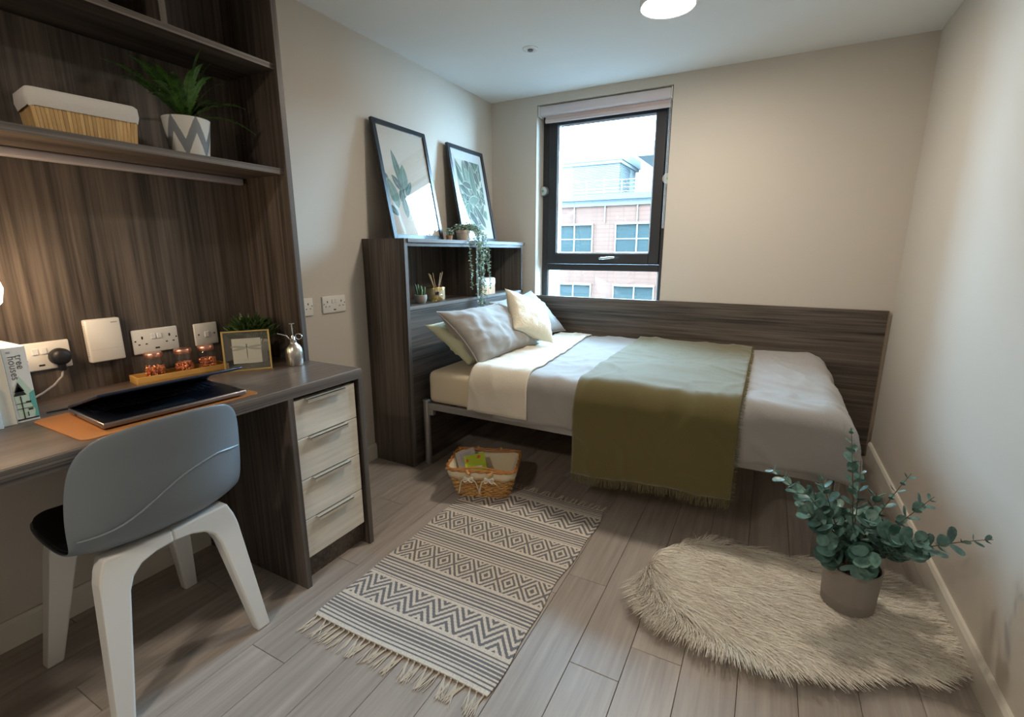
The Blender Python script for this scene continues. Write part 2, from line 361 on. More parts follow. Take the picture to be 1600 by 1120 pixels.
# ------------------------------------------------------------------ desk with drawers
dk = thing('desk','dark laminate desk with a stack of four white drawers','desk',(.3,-2.7,0),world=True)
DX, DY0, DY1, DZ = .596, -4.15, -2.038, .75
MB().rbox(.002,DX-.003,DY0,DY1,DZ-.037,DZ,.0015,1).build('desktop', DESK, dk)
MB().box(DX-.003,DX,DY0,DY1,DZ-.037,DZ-.0015).build('edge_band', EDGE, dk)
def vpanel(nm, ya, yb, x0=.016, x1=DX, z1=DZ-.037, par=None, z0=0):
    p = MB().box(x0,x1-.002,ya,yb,z0,z1).build(nm, WZ, par or dk)
    e = MB().box(x1-.002,x1,ya,yb,z0,z1).build('edge_band', EDGEZ, par or dk); return p
vpanel('side_panel',-2.370,-2.350); vpanel('side_panel',-2.060,-2.038)
vpanel('side_panel',-4.15,-4.13)
MB().box(.02,.545,-2.35,-2.06,.0,.10).build('plinth', WX, dk)
MB().box(.02,.56,-2.35,-2.06,.10,.695).build('carcass', WX, dk)
dz = [.106,.256,.408,.560,.700]
for i in range(4):
    d = MB().rbox(.565,.586,-2.347,-2.074,dz[i]+.0015,dz[i+1]-.0015,.001,1).build('drawer', DRAWER, dk); d['_o'] = dk['_o'].to_list()
    zt = dz[i+1]-.004
    MB().box(.583,.606,-2.300,-2.135,zt,zt+.0025).box(.604,.606,-2.300,-2.135,zt-.012,zt+.0025).build('handle', mat('brushed_nickel',(.62,.57,.48),.4,.55), d)

# hutch
hu = thing('desk_hutch','dark laminate shelving hutch fixed above the desk with open shelves','shelf unit',(.15,-2.7,.75),world=True)
HX = .304
MB().box(.002,.02,-4.15,-2.062,DZ,2.255).build('back_panel', WZ, hu)
vpanel('side_panel',-2.062,-2.040,.002,HX,2.255,hu,DZ+.0005)
for z0, z1, nm in ((1.474,1.495,'shelf'),(1.834,1.853,'shelf')):
    MB().box(.02,.286,-4.14,-2.062,z0,z1).build(nm, WY, hu); MB().box(.286,.288,-4.14,-2.062,z0,z1).build('edge_band', EDGE, hu)
MB().box(.02,.288,-4.14,-2.062,2.235,2.255).build('top_board', WY, hu)
for y in (-2.43,-2.58): vpanel('divider',y,y+.018,.02,.288,2.235,hu,1.853)
vpanel('side_panel',-4.15,-4.13,.02,HX,2.255,hu,DZ+.0005)
MB().rbox(.030,.062,-3.9,-2.075,1.448,1.473,.005).build('light_strip', mat('led_strip',(.46,.43,.46),.35), hu, smooth=True)

# ------------------------------------------------------------------ sockets and wall plates
SOCKD = mat('socket_hole',(.02,.018,.015),.7)
def double_socket(label, x, yc, zc, w=.147, usb=True, group=None, nm='double_socket'):
    t = thing(nm,label,'socket',(x,yc,zc))
    MB().rbox(0,.009,-w/2,w/2,-.043,.043,.004,2).build('plate', WHITE, t, smooth=True)
    for s in (-1,1):
        c = s*.044
        for q in ((c-.0025,c+.0025,.009,.019),(c-.0145,c-.008,-.011,-.007),(c+.008,c+.0145,-.011,-.007)): MB().box(.0088,.0094,*q).build('pin_hole', SOCKD, t)
        MB().lathe([(0,.0088),(.0028,.0088),(.0028,.0096),(0,.0096)],(0,s*.066,.004),10,'x',cap=False).build('screw', SOCKD, t)
    if usb: MB().box(.0088,.0094,-.007,.007,-.030,-.0245).build('usb_port', SOCKD, t)
    for s in (-1,1): MB().rbox(.008,.0125,s*.010-.0075,s*.010+.0075,.006,.026,.0015,1).build('rocker_switch', WHITE2, t)
    return t
sk0 = double_socket('white double socket with a black plug in it behind the books', .02,-2.774,.8795)
double_socket('white double socket on wood back panel above the jar tray', .02,-2.457,.8795)
double_socket('white double socket on painted wall beside the bedhead bookcase', 0,-1.622,.929)
double_socket('white wall socket partly hidden by the hutch side panel', 0,-1.826,.929)
t = thing('switch_plate','white single fused switch plate on wood panel beside gold picture frame','switch',(.02,-2.281,.876))
MB().rbox(0,.009,-.0445,.0445,-.043,.043,.004,2).build('plate', WHITE, t, smooth=True)
MB().rbox(.008,.013,-.008,.008,-.012,.010,.0015,1).build('rocker_switch', WHITE2, t)
for y_ in (-.03,.03): MB().lathe([(0,.0085),(.003,.0085),(.003,.0098),(0,.0098)],(0,y_,0),10,'x',cap=False).build('screw', SOCKD, t)
t = thing('wifi_router','flat white wall box with slotted side on wood panel between two sockets','router',(.02,-2.611,.906))
MB().rbox(0,.026,-.048,.048,-.070,.070,.005,2).build('body', WHITE, t, smooth=True)
MB().box(.0258,.0264,-.046,.046,-.0285,-.0279).build('seam', mat('seam_grey',(.5,.49,.47),.6), t)
MB().box(.0258,.0264,.020,.038,.055,.058).build('logo', mat('logo_grey',(.35,.34,.33),.6), t)
for i in range(16): MB().box(.006,.02,-.0486,-.0478,-.05+i*.0065,-.047+i*.0065).build('vent_slot', mat('seam_grey'), t)
pg = thing('power_plug','black power plug with braided grey cable in the socket behind books','plug',(.0295,-2.733,.874))
MB().lathe([(.0,0),(.024,0),(.026,.006),(.026,.022),(.022,.032),(.012,.036),(0,.037)],(0,0,0),24,'x',cap=False).build('body', BLACK, pg, smooth=True)
MB().rbox(.006,.022,-.009,.009,-.044,-.018,.004).build('cable_grip', BLACK, pg, smooth=True)
cpts = [(.014,0,-.044),(.016,-.006,-.062),(.02,-.03,-.084),(.028,-.062,-.100),(.04,-.10,-.112),(.05,-.16,-.1195),(.06,-.22,-.1195)]
MB().tube(cpts,.0032,8).build('cable', mat('braid_grey',(.46,.42,.40),.8,bump=(900,.6)), pg, smooth=True)

# ------------------------------------------------------------------ things on the desk
dm = MB()
def rrect(x0,x1,y0,y1,r,n=6):
    o = []
    for cx,cy,a in ((x1-r,y1-r,0),(x0+r,y1-r,90),(x0+r,y0+r,180),(x1-r,y0+r,270)):
        for k in range(n+1): th = R(a+90*k/n); o.append((cx+r*math.cos(th), cy+r*math.sin(th)))
    return o
mo = dm.prism(rrect(0,.29,0,.455,.022),.0022,lambda u,v,w:(u,v,w)).build('desk_mat', mat('tan_leather',(.42,.165,.045),.5,bump=(220,.15)))
mo.location = (.268,-2.892,DZ); tag(mo,'tan leather desk mat under the laptop','desk mat')
lp = thing('laptop','dark laptop with its lid barely open on the tan desk mat','laptop',(.30,-2.64,DZ+.0022),R(-4))
LW, LD = .362, .238
LB = mat('laptop_dark',(.012,.014,.022),.32,.3); LS = mat('laptop_side',(.30,.26,.25),.3,.8)
bo = MB().rbox(0,LD,-LW/2,LW/2,.004,.018,.004,2).build('base', LS, lp, smooth=True)
MB().rbox(.004,LD-.004,-LW/2+.003,LW/2-.003,.0165,.0188,.001,1).build('deck', LB, lp)
KEY = mat('key_black',(.008,.010,.018),.5)
kb0 = MB().rbox(-.0075,.0075,-.0075,.0075,0,.0014,.0012,1).build('key', KEY, lp); kb0.location = (.030,-.15,.0188)
for r_ in range(5):
    for c_ in range(17):
        if r_ == 0 and c_ == 0: continue
        k = kb0.copy(); COL.objects.link(k); k.location = (.030+r_*.0185,-.15+c_*.0187,.0188)
MB().rbox(.145,.222,-.065,.045,.0186,.0192,.0004,1).build('touchpad', mat('touchpad',(.02,.035,.05),.25,.3), lp)
MB().box(.05,.058,LW/2-.0005,LW/2+.0006,.009,.013).box(.052,.066,-LW/2-.0006,-LW/2+.0005,.008,.0125).build('port', BLACK, lp)
lid = MB().rbox(0,LD,-LW/2,LW/2,-.0035,.0035,.003,2).build('lid', mat('lid_blue',(.045,.07,.13),.28,.8), lp, smooth=True)
lid.location = (.002,0,.021); lid.rotation_euler = (0,R(-16.5),0)
MB().box(.012,LD-.008,-LW/2+.008,LW/2-.008,-.0040,-.0033).build('screen', mat('screen_black',(.004,.004,.006),.1), lid)
MB().tube([(0,-LW/2+.04,.0185),(0,LW/2-.04,.0185)],.005,8).build('hinge', BLACK, lp)
pn = MB().tube([(0,0,.004),(.006,.06,.004),(.009,.09,.004)],[.002,.0035,.0035],8).build('pen', BLACK, smooth=True); pn.location = (.222,-2.845,DZ); tag(pn,'thin black pen lying on desk beside the books','pen')

tr = thing('jar_tray','small bamboo tray holding three copper filled jars','tray',(.098,-2.425,DZ),R(-9))
BAM = wood('bamboo','y',(.50,.26,.06),(.66,.38,.11),.45,across=50,along=4,bump=.05)
MB().box(-.04,.04,-.145,.145,0,.006).build('tray_base', BAM, tr)
MB().rbox(.034,.040,-.145,.145,0,.024,.001,1).rbox(-.040,-.034,-.145,.145,0,.024,.001,1).rbox(-.034,.034,-.145,-.139,0,.024,.001,1).rbox(-.034,.034,.139,.145,0,.024,.001,1).build('tray_rim', BAM, tr)
COP = mat('copper_lid',(.72,.36,.26),.3,.9); COPS = mat('copper_pieces',(.80,.30,.14),.35,.6)
def jar(y, label, dx=0):
    p = Matrix.Rotation(R(-9),4,'Z') @ Vector((dx,y,0))
    t = thing('glass_jar',label,'jar',(.098+p.x,-2.425+p.y,DZ+.006),0,'copper filled jars on the bamboo tray')
    MB().lathe([(.026,.001),(.0305,.005),(.0305,.062),(.026,.071),(.025,.078)],(0,0,0),28,cap=False).build('glass', JARG, t, smooth=True)
    MB().lathe([(0,.075),(.0265,.075),(.0275,.077),(.0275,.089),(.025,.092),(0,.092)],(0,0,0),28,cap=False).build('lid', COP, t, smooth=True)
    m = MB(); rr = random.Random(int(y*1000))
    for _ in range(150):
        a, r = rr.uniform(0,6.28), .028*math.sqrt(rr.random()); p0 = Vector((r*math.cos(a), r*math.sin(a), rr.uniform(.004,.042)))
        d = Vector((rr.uniform(-1,1),rr.uniform(-1,1),rr.uniform(-.6,.6))).normalized()*.007
        q0, q1 = p0-d, p0+d
        for q in (q0,q1):
            h = math.hypot(q.x,q.y)
            if h > .0275: q.x *= .0275/h; q.y *= .0275/h
            q.z = max(.003,q.z)
        m.tube([q0,q1],.0028,5)
    stuff(m.build('copper_pieces', COPS, t))
for y, l_ in ((-.078,'small jar of copper pieces at the router end of bamboo tray'),(.012,'small jar of copper pieces between the two other jars on tray'),(.088,'small jar of copper pieces on tray end beside gold picture frame')): jar(y, l_)

# gold frame
a0, a1 = Vector((.198,-2.33,0)), Vector((.292,-2.200,0)); ang = math.atan2(a1.y-a0.y, a1.x-a0.x)
gf = thing('gold_picture_frame','gold rimmed double glass frame with a dragonfly print','picture frame',(a0.x,a0.y,DZ),ang)
FWd, FHt = (a1-a0).length, .152
LEAN = Matrix.Rotation(R(-9),4,'X')
def lean(mb):
    mb.v = [tuple(LEAN @ Vector(p)) for p in mb.v]; return mb
e = .006
lean(MB().rbox(0,e,0,.012,0,FHt,.001,1).rbox(FWd-e,FWd,0,.012,0,FHt,.001,1).rbox(e,FWd-e,0,.012,0,e,.001,1).rbox(e,FWd-e,0,.012,FHt-e,FHt,.001,1)).build('frame', GOLD, gf)
lean(MB().box(e,FWd-e,.0045,.0055,e,FHt-e).box(e,FWd-e,.0085,.0095,e,FHt-e)).build('glass', glass_mat('frame_glass',(.93,.95,.95),1.2), gf)
lean(MB().box(.032,FWd-.032,.0065,.0075,.028,FHt-.030)).build('paper', mat('print_paper',(.74,.70,.60),.7), gf)
dr = MB()
def ell(cx,cz,rx,rz,a,n=20,y=.0062):
    o = []
    for k in range(n):
        th = 2*math.pi*k/n; u, v = rx*math.cos(th), rz*math.sin(th); o.append((cx+u*math.cos(a)-v*math.sin(a), y, cz+u*math.sin(a)+v*math.cos(a)))
    return o
mxc, mzc = FWd/2, .085
wings = MB()
for s in (-1,1):
    for aa, ln, zz in ((.10,.026,.006),(-.14,.024,-.003)):
        wings.add(ell(mxc+s*(ln+.002),mzc+zz+s*0,ln,.0042,s*aa),[tuple(range(20))])
lean(wings).build('wing_drawing', mat('ink_wash',(.46,.43,.36),.8), gf)
dr.add(ell(mxc,mzc-.016,.0016,.026,0,y=.0060),[tuple(range(20))]).add(ell(mxc,mzc+.006,.003,.006,0,y=.0060),[tuple(range(20))]).add(ell(mxc,mzc+.014,.0026,.0026,0,y=.0060),[tuple(range(20))])
lean(dr).build('body_drawing', mat('ink_dark',(.18,.17,.14),.8), gf)
MB().tube([(FWd*.5,.03,FHt*.6),(FWd*.5,.055,.001)],.002,6).build('stand', GOLD, gf)

# bushy plant behind frame
def foliage_mb(n, cx, cy, cz, rx, ry, rz, ln, wd, seed, up=.6):
    rr = random.Random(seed); m = MB()
    for _ in range(n):
        a, z = rr.uniform(0,6.283), rr.uniform(-.25,1); q = math.sqrt(max(0,1-z*z))*rr.uniform(.55,1)
        p = Vector((cx+rx*q*math.cos(a), cy+ry*q*math.sin(a), cz+rz*z*rr.uniform(.6,1)))
        d = Vector((math.cos(a)*q+rr.uniform(-.4,.4), math.sin(a)*q+rr.uniform(-.4,.4), up+rr.uniform(-.3,.5))).normalized()
        s = d.cross(Vector((rr.uniform(-1,1),rr.uniform(-1,1),rr.uniform(-1,1)))).normalized()*wd*rr.uniform(.7,1.2); nn = d.cross(s).normalized()
        l = ln*rr.uniform(.7,1.25)
        m.add([p, p+d*l*.4+s-nn*wd*.2, p+d*l*.45+nn*wd*.25, p+d*l*.4-s-nn*wd*.2, p+d*l],[(0,1,2),(0,2,3),(1,4,2),(2,4,3)])
    return m
def leaf_mat(name, c0, c1, rough=.45):
    m = mat(name, c0, rough); nt = m.node_tree; b = nt.nodes['Principled BSDF']
    n = nt.nodes.new('ShaderNodeTexNoise'); n.inputs['Scale'].default_value = 45; cr = nt.nodes.new('ShaderNodeValToRGB')
    g = nt.nodes.new('ShaderNodeNewGeometry'); oi = nt.nodes.new('ShaderNodeObjectInfo'); ad = nt.nodes.new('ShaderNodeMath'); ad.operation = 'MULTIPLY_ADD'; ad.inputs[1].default_value = .35
    cr.color_ramp.elements[0].position = .42; cr.color_ramp.elements[1].position = .85
    cr.color_ramp.elements[0].color = (*c0,1); cr.color_ramp.elements[1].color = (*c1,1)
    nt.links.new(g.outputs['Position'], n.inputs['Vector']); nt.links.new(oi.outputs['Random'], ad.inputs[0]); nt.links.new(n.outputs[0], ad.inputs[2])
    nt.links.new(ad.outputs[0], cr.inputs[0]); nt.links.new(cr.outputs[0], b.inputs['Base Color']); return m
HERB = leaf_mat('herb_leaf',(.012,.035,.008),(.09,.16,.03))
hp_ = thing('bushy_plant','small bushy green plant in white footed pot behind gold frame','plant',(.135,-2.155,DZ))
CER = mat('white_ceramic',(.72,.69,.64),.35)
MB().lathe([(.0,0),(.036,0),(.040,.004),(.041,.040),(.050,.052),(.052,.060),(.052,.085),(.049,.087),(.046,.083),(.046,.075),(0,.075)],(0,0,0),32,cap=False).build('pot', CER, hp_, smooth=True)
foliage_mb(330,0,-.012,.115,.088,.085,.062,.034,.006,3).build('foliage', HERB, hp_)
stm = MB()
for k in range(14):
    a = k*.9; stm.tube([(0.02*math.cos(a),.02*math.sin(a),.07),(.05*math.cos(a),.05*math.sin(a),.14)],.0018,5)
stm.build('stems', mat('stem_green',(.05,.09,.02),.6), hp_)

# mister
ms = thing('plant_mister','brushed steel plant mister bottle standing on the desk','spray bottle',(.318,-2.118,DZ))
MB().lathe([(0,0),(.030,0),(.0325,.003),(.0325,.050),(.030,.066),(.022,.080),(.014,.086),(.012,.092),(0,.092)],(0,0,0),36,cap=False).build('bottle', mat('brushed_steel',(.70,.68,.64),.30,1), ms, smooth=True)
MB().lathe([(.0135,.090),(.0135,.098),(.009,.101),(.006,.118),(0,.118)],(0,0,0),20,cap=False).build('collar', STEEL, ms, smooth=True)
MB().tube([(0,0,.112),(0,0,.165)],.0028,8).lathe([(0,.164),(.011,.164),(.011,.167),(0,.167)],(0,0,0),16,cap=False).build('pump', STEEL, ms, smooth=True)
MB().tube([(0,0,.100),(-.008,-.012,.105),(-.013,-.018,.118),(-.026,-.036,.126),(-.032,-.044,.128)],[.0035,.0035,.003,.003,.004],8).build('nozzle', STEEL, ms, smooth=True)
MB().tube([(.006+.011*(1-math.cos(a*.349)),.008+.006*(1-math.cos(a*.349)),.113+.011*math.sin(a*.349)) for a in range(19)],.0018,6).build('ring_grip', STEEL, ms, smooth=True)

# books
PAPER = mat('book_pages',(.74,.70,.60),.85)
def book(label, x, y0, y1, h, d, cover, wood_=None):
    t = thing('book',label,'book',(x,(y0+y1)/2,DZ)); w = (y1-y0)
    MB().box(-d,-.002,-w/2+.0025,w/2-.0025,.003,h-.003).build('pages', PAPER, t)
    MB().box(-d-.003,0,-w/2,-w/2+.0025,0,h).box(-d-.003,0,w/2-.0025,w/2,0,h).rbox(-.003,.0005,-w/2,w/2,0,h,.001,1).build('cover', cover, t)
    return t
bk = book('hardback book with tree silhouettes and printed title on its pale spine',.252,-2.913,-2.868,.200,.17,mat('cover_white',(.76,.76,.72),.4))
bw = .045
# pale green wedge and teal foot
MB().add([(.0008,-.002,.125),(.0008,.0205,.075),(.0008,.0215,.012),(.0008,-.015,.012),(.0008,-.018,.075)],[(0,1,2,3,4)]).build('spine_mist', mat('mist_green',(.52,.68,.56),.4), bk)
MB().add([(.0011,.012,.075),(.0011,.0222,.082),(.0011,.0222,.006),(.0011,.014,.006),(.0011,.017,.03),(.0011,.010,.05)],[(0,1,2,3,4,5)]).build('spine_foliage', mat('teal_ink',(.12,.42,.38),.4), bk)
ink = mat('tree_ink',(.015,.018,.015),.5); tk = MB()
tk.box(.0013,.0016,-.0075,-.0052,.008,.070)
for z, w_ in ((.072,.0125),(.082,.010)): tk.add([(.0015,-.0063-w_,z),(.0015,-.0063+w_,z),(.0015,-.0063,z+.026)],[(0,1,2)])
tk.box(.0013,.0016,-.021,.021,.006,.0095).box(.0013,.0016,-.018,.012,.050,.0512).box(.0013,.0016,-.018,.014,.036,.0372).box(.0013,.0016,.002,.012,.050,.0545).box(.0013,.0016,.004,.013,.030,.0345).box(.0013,.0016,.001,.003,.014,.026)
tk.build('tree_print', ink, bk)
for w_, zc, yc in (('tree',.160,.0065),('houses',.146,-.0075)):
    vs, fs = text_mb(w_, .0225)
    MB().add([(.0012, yc+v.y, zc-v.x) for v in vs], fs).build('title_'+w_, mat('title_grey',(.10,.10,.10),.5), bk)
vs, fs = text_mb('II', .012); MB().add([(.0012,-.012+v.y,.187-v.x) for v in vs], fs).build('title_mark', mat('title_grey'), bk)
book('plain cream hardback book between the tree silhouette book and pale blue book',.258,-2.941,-2.915,.206,.17,mat('cover_cream',(.70,.62,.48),.5))
book('slim pale blue book leaning at the end of the book row',.272,-2.966,-2.944,.112,.12,mat('cover_blue',(.62,.74,.82),.35))
# desk lamp at the end of the books
la = thing('desk_lamp','glowing globe desk lamp with curved neck beyond the row of books','lamp',(.17,-3.06,DZ))
BRS = mat('lamp_brass',(.55,.40,.20),.35,1)
MB().lathe([(0,0),(.060,0),(.063,.004),(.061,.012),(.014,.016),(0,.017)],(0,0,0),28,cap=False).build('lamp_base', BRS, la, smooth=True)
MB().tube([(0,0,.012),(0,0,.40),(.004,.012,.445),(.014,.055,.475),(.026,.105,.468),(.030,.125,.440),(.030,.125,.415)],.006,10).build('neck', BRS, la, smooth=True)
MB().lathe([(.012,.430),(.020,.424),(.022,.404),(0,.404)],(.030,.125,0),20,cap=False).build('bulb_holder', BRS, la, smooth=True)
MB().lathe([(.018,.412),(.036,.405),(.058,.382),(.065,.347),(.058,.312),(.036,.289),(0,.281)],(.030,.125,0),28,cap=False).build('globe_shade', mat('lamp_globe',(.9,.86,.8),.5,emit=(1,.70,.42),estr=22), la, smooth=True)

# ------------------------------------------------------------------ things on the hutch shelf
def slat_basket(name, label, loc, w, d, h, n, rz, slat_m, liner_m, taper=.9, lin=.3):
    """box of upright bamboo slats with a folded cloth liner; w along local y, d along local x"""
    t = thing(name, label, 'basket', loc, rz)
    def corner(s, z): k = taper+(1-taper)*z/h; return s*k
    rr = random.Random(5)
    core = MB(); hw, hd = w/2-.004, d/2-.004
    P = [[(sx*hd*k,sy*hw*k,z) for sx,sy in ((1,-1),(1,1),(-1,1),(-1,-1))] for z,k in ((0.002,taper),(h-.004,1))]
    core.grid(P, close=True); core.add(P[0],[(0,1,2,3)]); core.build('inner_box', slat_m, t)
    for side in range(4):
        L = w if side%2 == 0 else d; m_ = n if side%2 == 0 else max(4,int(n*d/w))
        for i in range(m_):
            u0, u1 = -L/2+L*i/m_+.0004, -L/2+L*(i+1)/m_-.0004; e = rr.uniform(0,.0008); o = (d if side%2 == 0 else w)/2+e
            pts = []
            for z, k in ((0,taper),(h,1)):
                for u, oo in ((u0,o),(u1,o),(u1,o-.004),(u0,o-.004)):
                    p = (oo*k,u*k,z); a = side*math.pi/2
                    pts.append((p[0]*math.cos(a)-p[1]*math.sin(a), p[0]*math.sin(a)+p[1]*math.cos(a), p[2]))
            MB().add(pts,[(0,3,2,1),(4,5,6,7),(0,1,5,4),(1,2,6,5),(2,3,7,6),(3,0,4,7)]).build('slat', slat_m, t)
    def ring(o, z, ru=.018, wob=.0):
        q = rrect(-d/2-o, d/2+o, -w/2-o, w/2+o, ru, 4); return [(x, y, z+wob*math.sin(i*2.1)) for i,(x,y) in enumerate(q)]
    ln = MB(); ln.grid([ring(.002,h*(1-lin),.014,.002),ring(.006,h*(1-lin*.5),.016),ring(.005,h+.006,.016),ring(-.001,h+.012,.014),ring(-.010,h+.006,.012),ring(-.014,h*.4,.012)],close=True)
    ln.build('liner', liner_m, t, smooth=True)
    return t
BSL = wood('bamboo_slat','z',(.46,.27,.10),(.68,.46,.21),.5,across=90,along=6,bump=.1,vary=.16); LIN = mat('calico_liner',(.66,.63,.59),.9,bump=(300,.25))
slat_basket('bamboo_basket','bamboo slat basket with white cloth liner on the hutch shelf',(.195,-2.632,1.495),.235,.115,.095,26,R(-7),BSL,LIN,.93,.36)
# fern in zigzag pot
fe = thing('potted_fern','green fern in a grey and white zigzag pot on the hutch shelf','plant',(.185,-2.338,1.495))
n_ = 240; prof = lambda z: .055+.014*z/.122
zz = MB(); rows = 60; PH = .122
CW, CG = (.70,.69,.65), (.23,.25,.27)
pv = [[(prof(PH*i/rows)*math.cos(2*math.pi*k/n_), prof(PH*i/rows)*math.sin(2*math.pi*k/n_), PH*i/rows) for k in range(n_)] for i in range(rows+1)]
for i in range(rows):
    for k in range(n_):
        ph = (k/40+.12) % 1; tri = abs(ph-.5)*2; z = (i+.5)/rows
        c = CG if (tri*.62-.02 < z < tri*.62+.42) else CW
        zz.add([pv[i][k],pv[i][(k+1)%n_],pv[i+1][(k+1)%n_],pv[i+1][k]],[(0,1,2,3)],c)
for i_, r0, r1, z0, z1 in ((0,prof(PH),prof(PH)-.005,PH,PH+.0005),(1,prof(PH)-.005,prof(PH)-.006,PH,PH-.02)):
    zz.grid([[(r*math.cos(2*math.pi*k/n_), r*math.sin(2*math.pi*k/n_), z) for k in range(n_)] for r,z in ((r0,z0),(r1,z1))],CW,close=True)
zz.add([(.06*math.cos(2*math.pi*k/24),.06*math.sin(2*math.pi*k/24),PH-.015) for k in range(24)],[tuple(range(24))],(.02,.015,.01))
zz.add([(.059*math.cos(2*math.pi*k/24),.059*math.sin(2*math.pi*k/24),.0) for k in range(24)],[tuple(reversed(range(24)))],CW)
zz.build('pot', attr_mat('zigzag_paint',.5), fe)
FERN = leaf_mat('fern_leaf',(.014,.045,.010),(.08,.18,.03),.4)
def frond(d, L, rise, droop, w=.023, n=30, seed=0):
    m = MB(); rr = random.Random(seed); d = Vector(d).normalized(); s = Vector((-d.y,d.x,0)); pts = []
    for i in range(n+1):
        t = i/n; pts.append(Vector((0,0,.118)) + d*(L*t) + Vector((0,0,rise*math.sin(t*1.5)-droop*t*t)))
    m.tube(pts,[.0018*(1-.7*i/n) for i in range(n+1)],5)
    for i in range(3,n+1):
        t = i/n; wl = w*math.sin(math.pi*min(1,.12+t*.88))**.6*(1.05-t*.5); tan = (pts[i]-pts[i-1]).normalized()
        for sg in (-1,1):
            q = (s*sg*1.0+tan*.45+Vector((0,0,rr.uniform(-.15,.3)))).normalized(); p = pts[i]; h_ = tan*.0042
            m.add([p-h_, p+q*wl*.6-h_*1.1, p+q*wl, p+q*wl*.6+h_, p+h_],[(0,1,2,3,4)])
    return m
for i,(dx,dy,L,ri,dr_) in enumerate([(.30,-1,.27,.13,.035),(.45,-.9,.22,.14,.02),(.15,-1,.19,.10,.02),(.8,-.6,.16,.13,.03),(.9,-.2,.12,.13,.0),(.35,.35,.07,.19,-.03),(.15,.8,.10,.17,-.03),(.25,.9,.13,.14,.0),(.22,1,.22,.07,.075),(.5,.8,.18,.10,.04),(-.3,.6,.09,.15,-.02),(-.4,-.6,.11,.14,.0),(-.1,1,.15,.11,.03),(.75,.35,.11,.15,.02),(.2,-.5,.10,.14,.0),(-.1,-1,.15,.11,.02),(.45,-1,.15,.09,.05),(.65,-.8,.20,.11,.05),(.6,.3,.08,.17,.0),(.4,.9,.10,.10,.03),(.1,-.9,.12,.15,.0)]):
    frond((dx,dy,0),L,ri,dr_,seed=i).build('frond', FERN, fe)

# ------------------------------------------------------------------ chair
CH = thing('desk_chair','grey plastic shell chair on white legs pushed under the desk','chair',(.40,-2.75,0))
def lerp(a,b,t): return a+(b-a)*t
prof_c = [(-.205,.448),(-.19,.456),(-.12,.450),(-.02,.438),(.08,.432),(.145,.442),(.190,.475),(.218,.530),(.236,.600),(.252,.680),(.268,.750),(.276,.795)]   # x (facing -x), z
halfw =  [.150,.175,.198,.206,.208,.208,.210,.213,.212,.205,.188,.150]
wrapx =  [0,0,.0,.0,.0,.012,.030,.050,.058,.056,.045,.03]
rise_ =  [.0,.006,.016,.022,.030,.034,.022,.010,.0,0,-.004,-.02]
NT = 17
def shell_pt(i, t, off=0):
    x, z = prof_c[i]; hw = halfw[i]; e = abs(t)**2.6
    return (x-wrapx[i]*e, hw*t, z+rise_[i]*e+off)
P = [[shell_pt(i,-1+2*k/(NT-1)) for k in range(NT)] for i in range(len(prof_c))]
sh = MB().grid(P).build('shell', mat('shell_grey',(.19,.22,.25),.42), CH, smooth=True, solid=.007, sub=2)
# raised moulded line across the back
ln_ = []
for k in range(25):
    t = -.93+1.86*k/24; s = .5+.5*t; zt = .500+.145*(1/(1+math.exp(-(t+.25)*4.2)))-.05*max(0,t-.55)
    i = max(j for j in range(len(prof_c)-1) if prof_c[j][1] <= zt or j == 5); i = max(6,min(i,10)); u = (zt-prof_c[i][1])/(prof_c[i+1][1]-prof_c[i][1])
    a, b_ = shell_pt(i,t), shell_pt(i+1,t); ln_.append((lerp(a[0],b_[0],u)+.0045, lerp(a[1],b_[1],u), lerp(a[2],b_[2],u)))
MB().tube(ln_,.0032,6).build('moulded_ridge', mat('shell_grey'), CH, smooth=True)
PADP = [[(lambda p: (p[0],p[1]*.97,p[2]+.012+(.010 if 0<k<NT-1 and 0<i<6 else -.006)))(shell_pt(i,-1+2*k/(NT-1))) for k in range(NT)] for i in range(0,7)]
MB().grid(PADP).build('seat_pad', mat('black_fabric',(.010,.009,.009),.9), CH, smooth=True, solid=.006, sub=1)
LEGM = mat('leg_white',(.74,.74,.72),.35)
def leg(xt, xf, sy, front):
    """half arch + tapering leg; outline in (y,z), swept along x with splay"""
    yt, yf = .135, .205
    zt = .446 if not front else .446
    outer = [(yf+.006,0),(yt+.040,.385),(yt+.034,.41),(yt+.020,zt)]
    inner = [(-.001,zt-.004),(-.001,zt-.036),(.045,zt-.040),(.080,zt-.052),(.103,zt-.075),(.116,zt-.108),(yf-.034,0)]
    poly = outer+inner; n = len(poly); vs = []
    for dx_ in (-1,1):
        for y, z in poly:
            k = z/zt; hw = lerp(.017,.024,k); x = lerp(xf,xt,k)
            vs.append((x+dx_*hw, sy*y, z))
    fs = [tuple(range(n)), tuple(reversed(range(n,2*n)))]+[(k,k+n,(k+1)%n+n,(k+1)%n) for k in range(n)]
    bm = bmesh.new(); bv = [bm.verts.new(v) for v in vs]
    for f in fs: bm.faces.new([bv[i] for i in f])
    bmesh.ops.recalc_face_normals(bm, faces=bm.faces[:]); bmesh.ops.triangulate(bm, faces=[f for f in bm.faces if len(f.verts) > 4])
    me = bpy.data.meshes.new('leg'); bm.to_mesh(me); bm.free(); me.materials.append(LEGM)
    o = bpy.data.objects.new('leg', me); COL.objects.link(o); o.parent = CH
    md = o.modifiers.new('bevel','BEVEL'); md.width = .006; md.segments = 3; md.limit_method = 'ANGLE'; md.angle_limit = R(40)
for sy in (-1,1): leg(.150,.205,sy,False); leg(-.11,-.205,sy,True)
MB().rbox(-.12,.17,-.03,.03,.412,.430,.004).build('under_seat_bar', LEGM, CH)

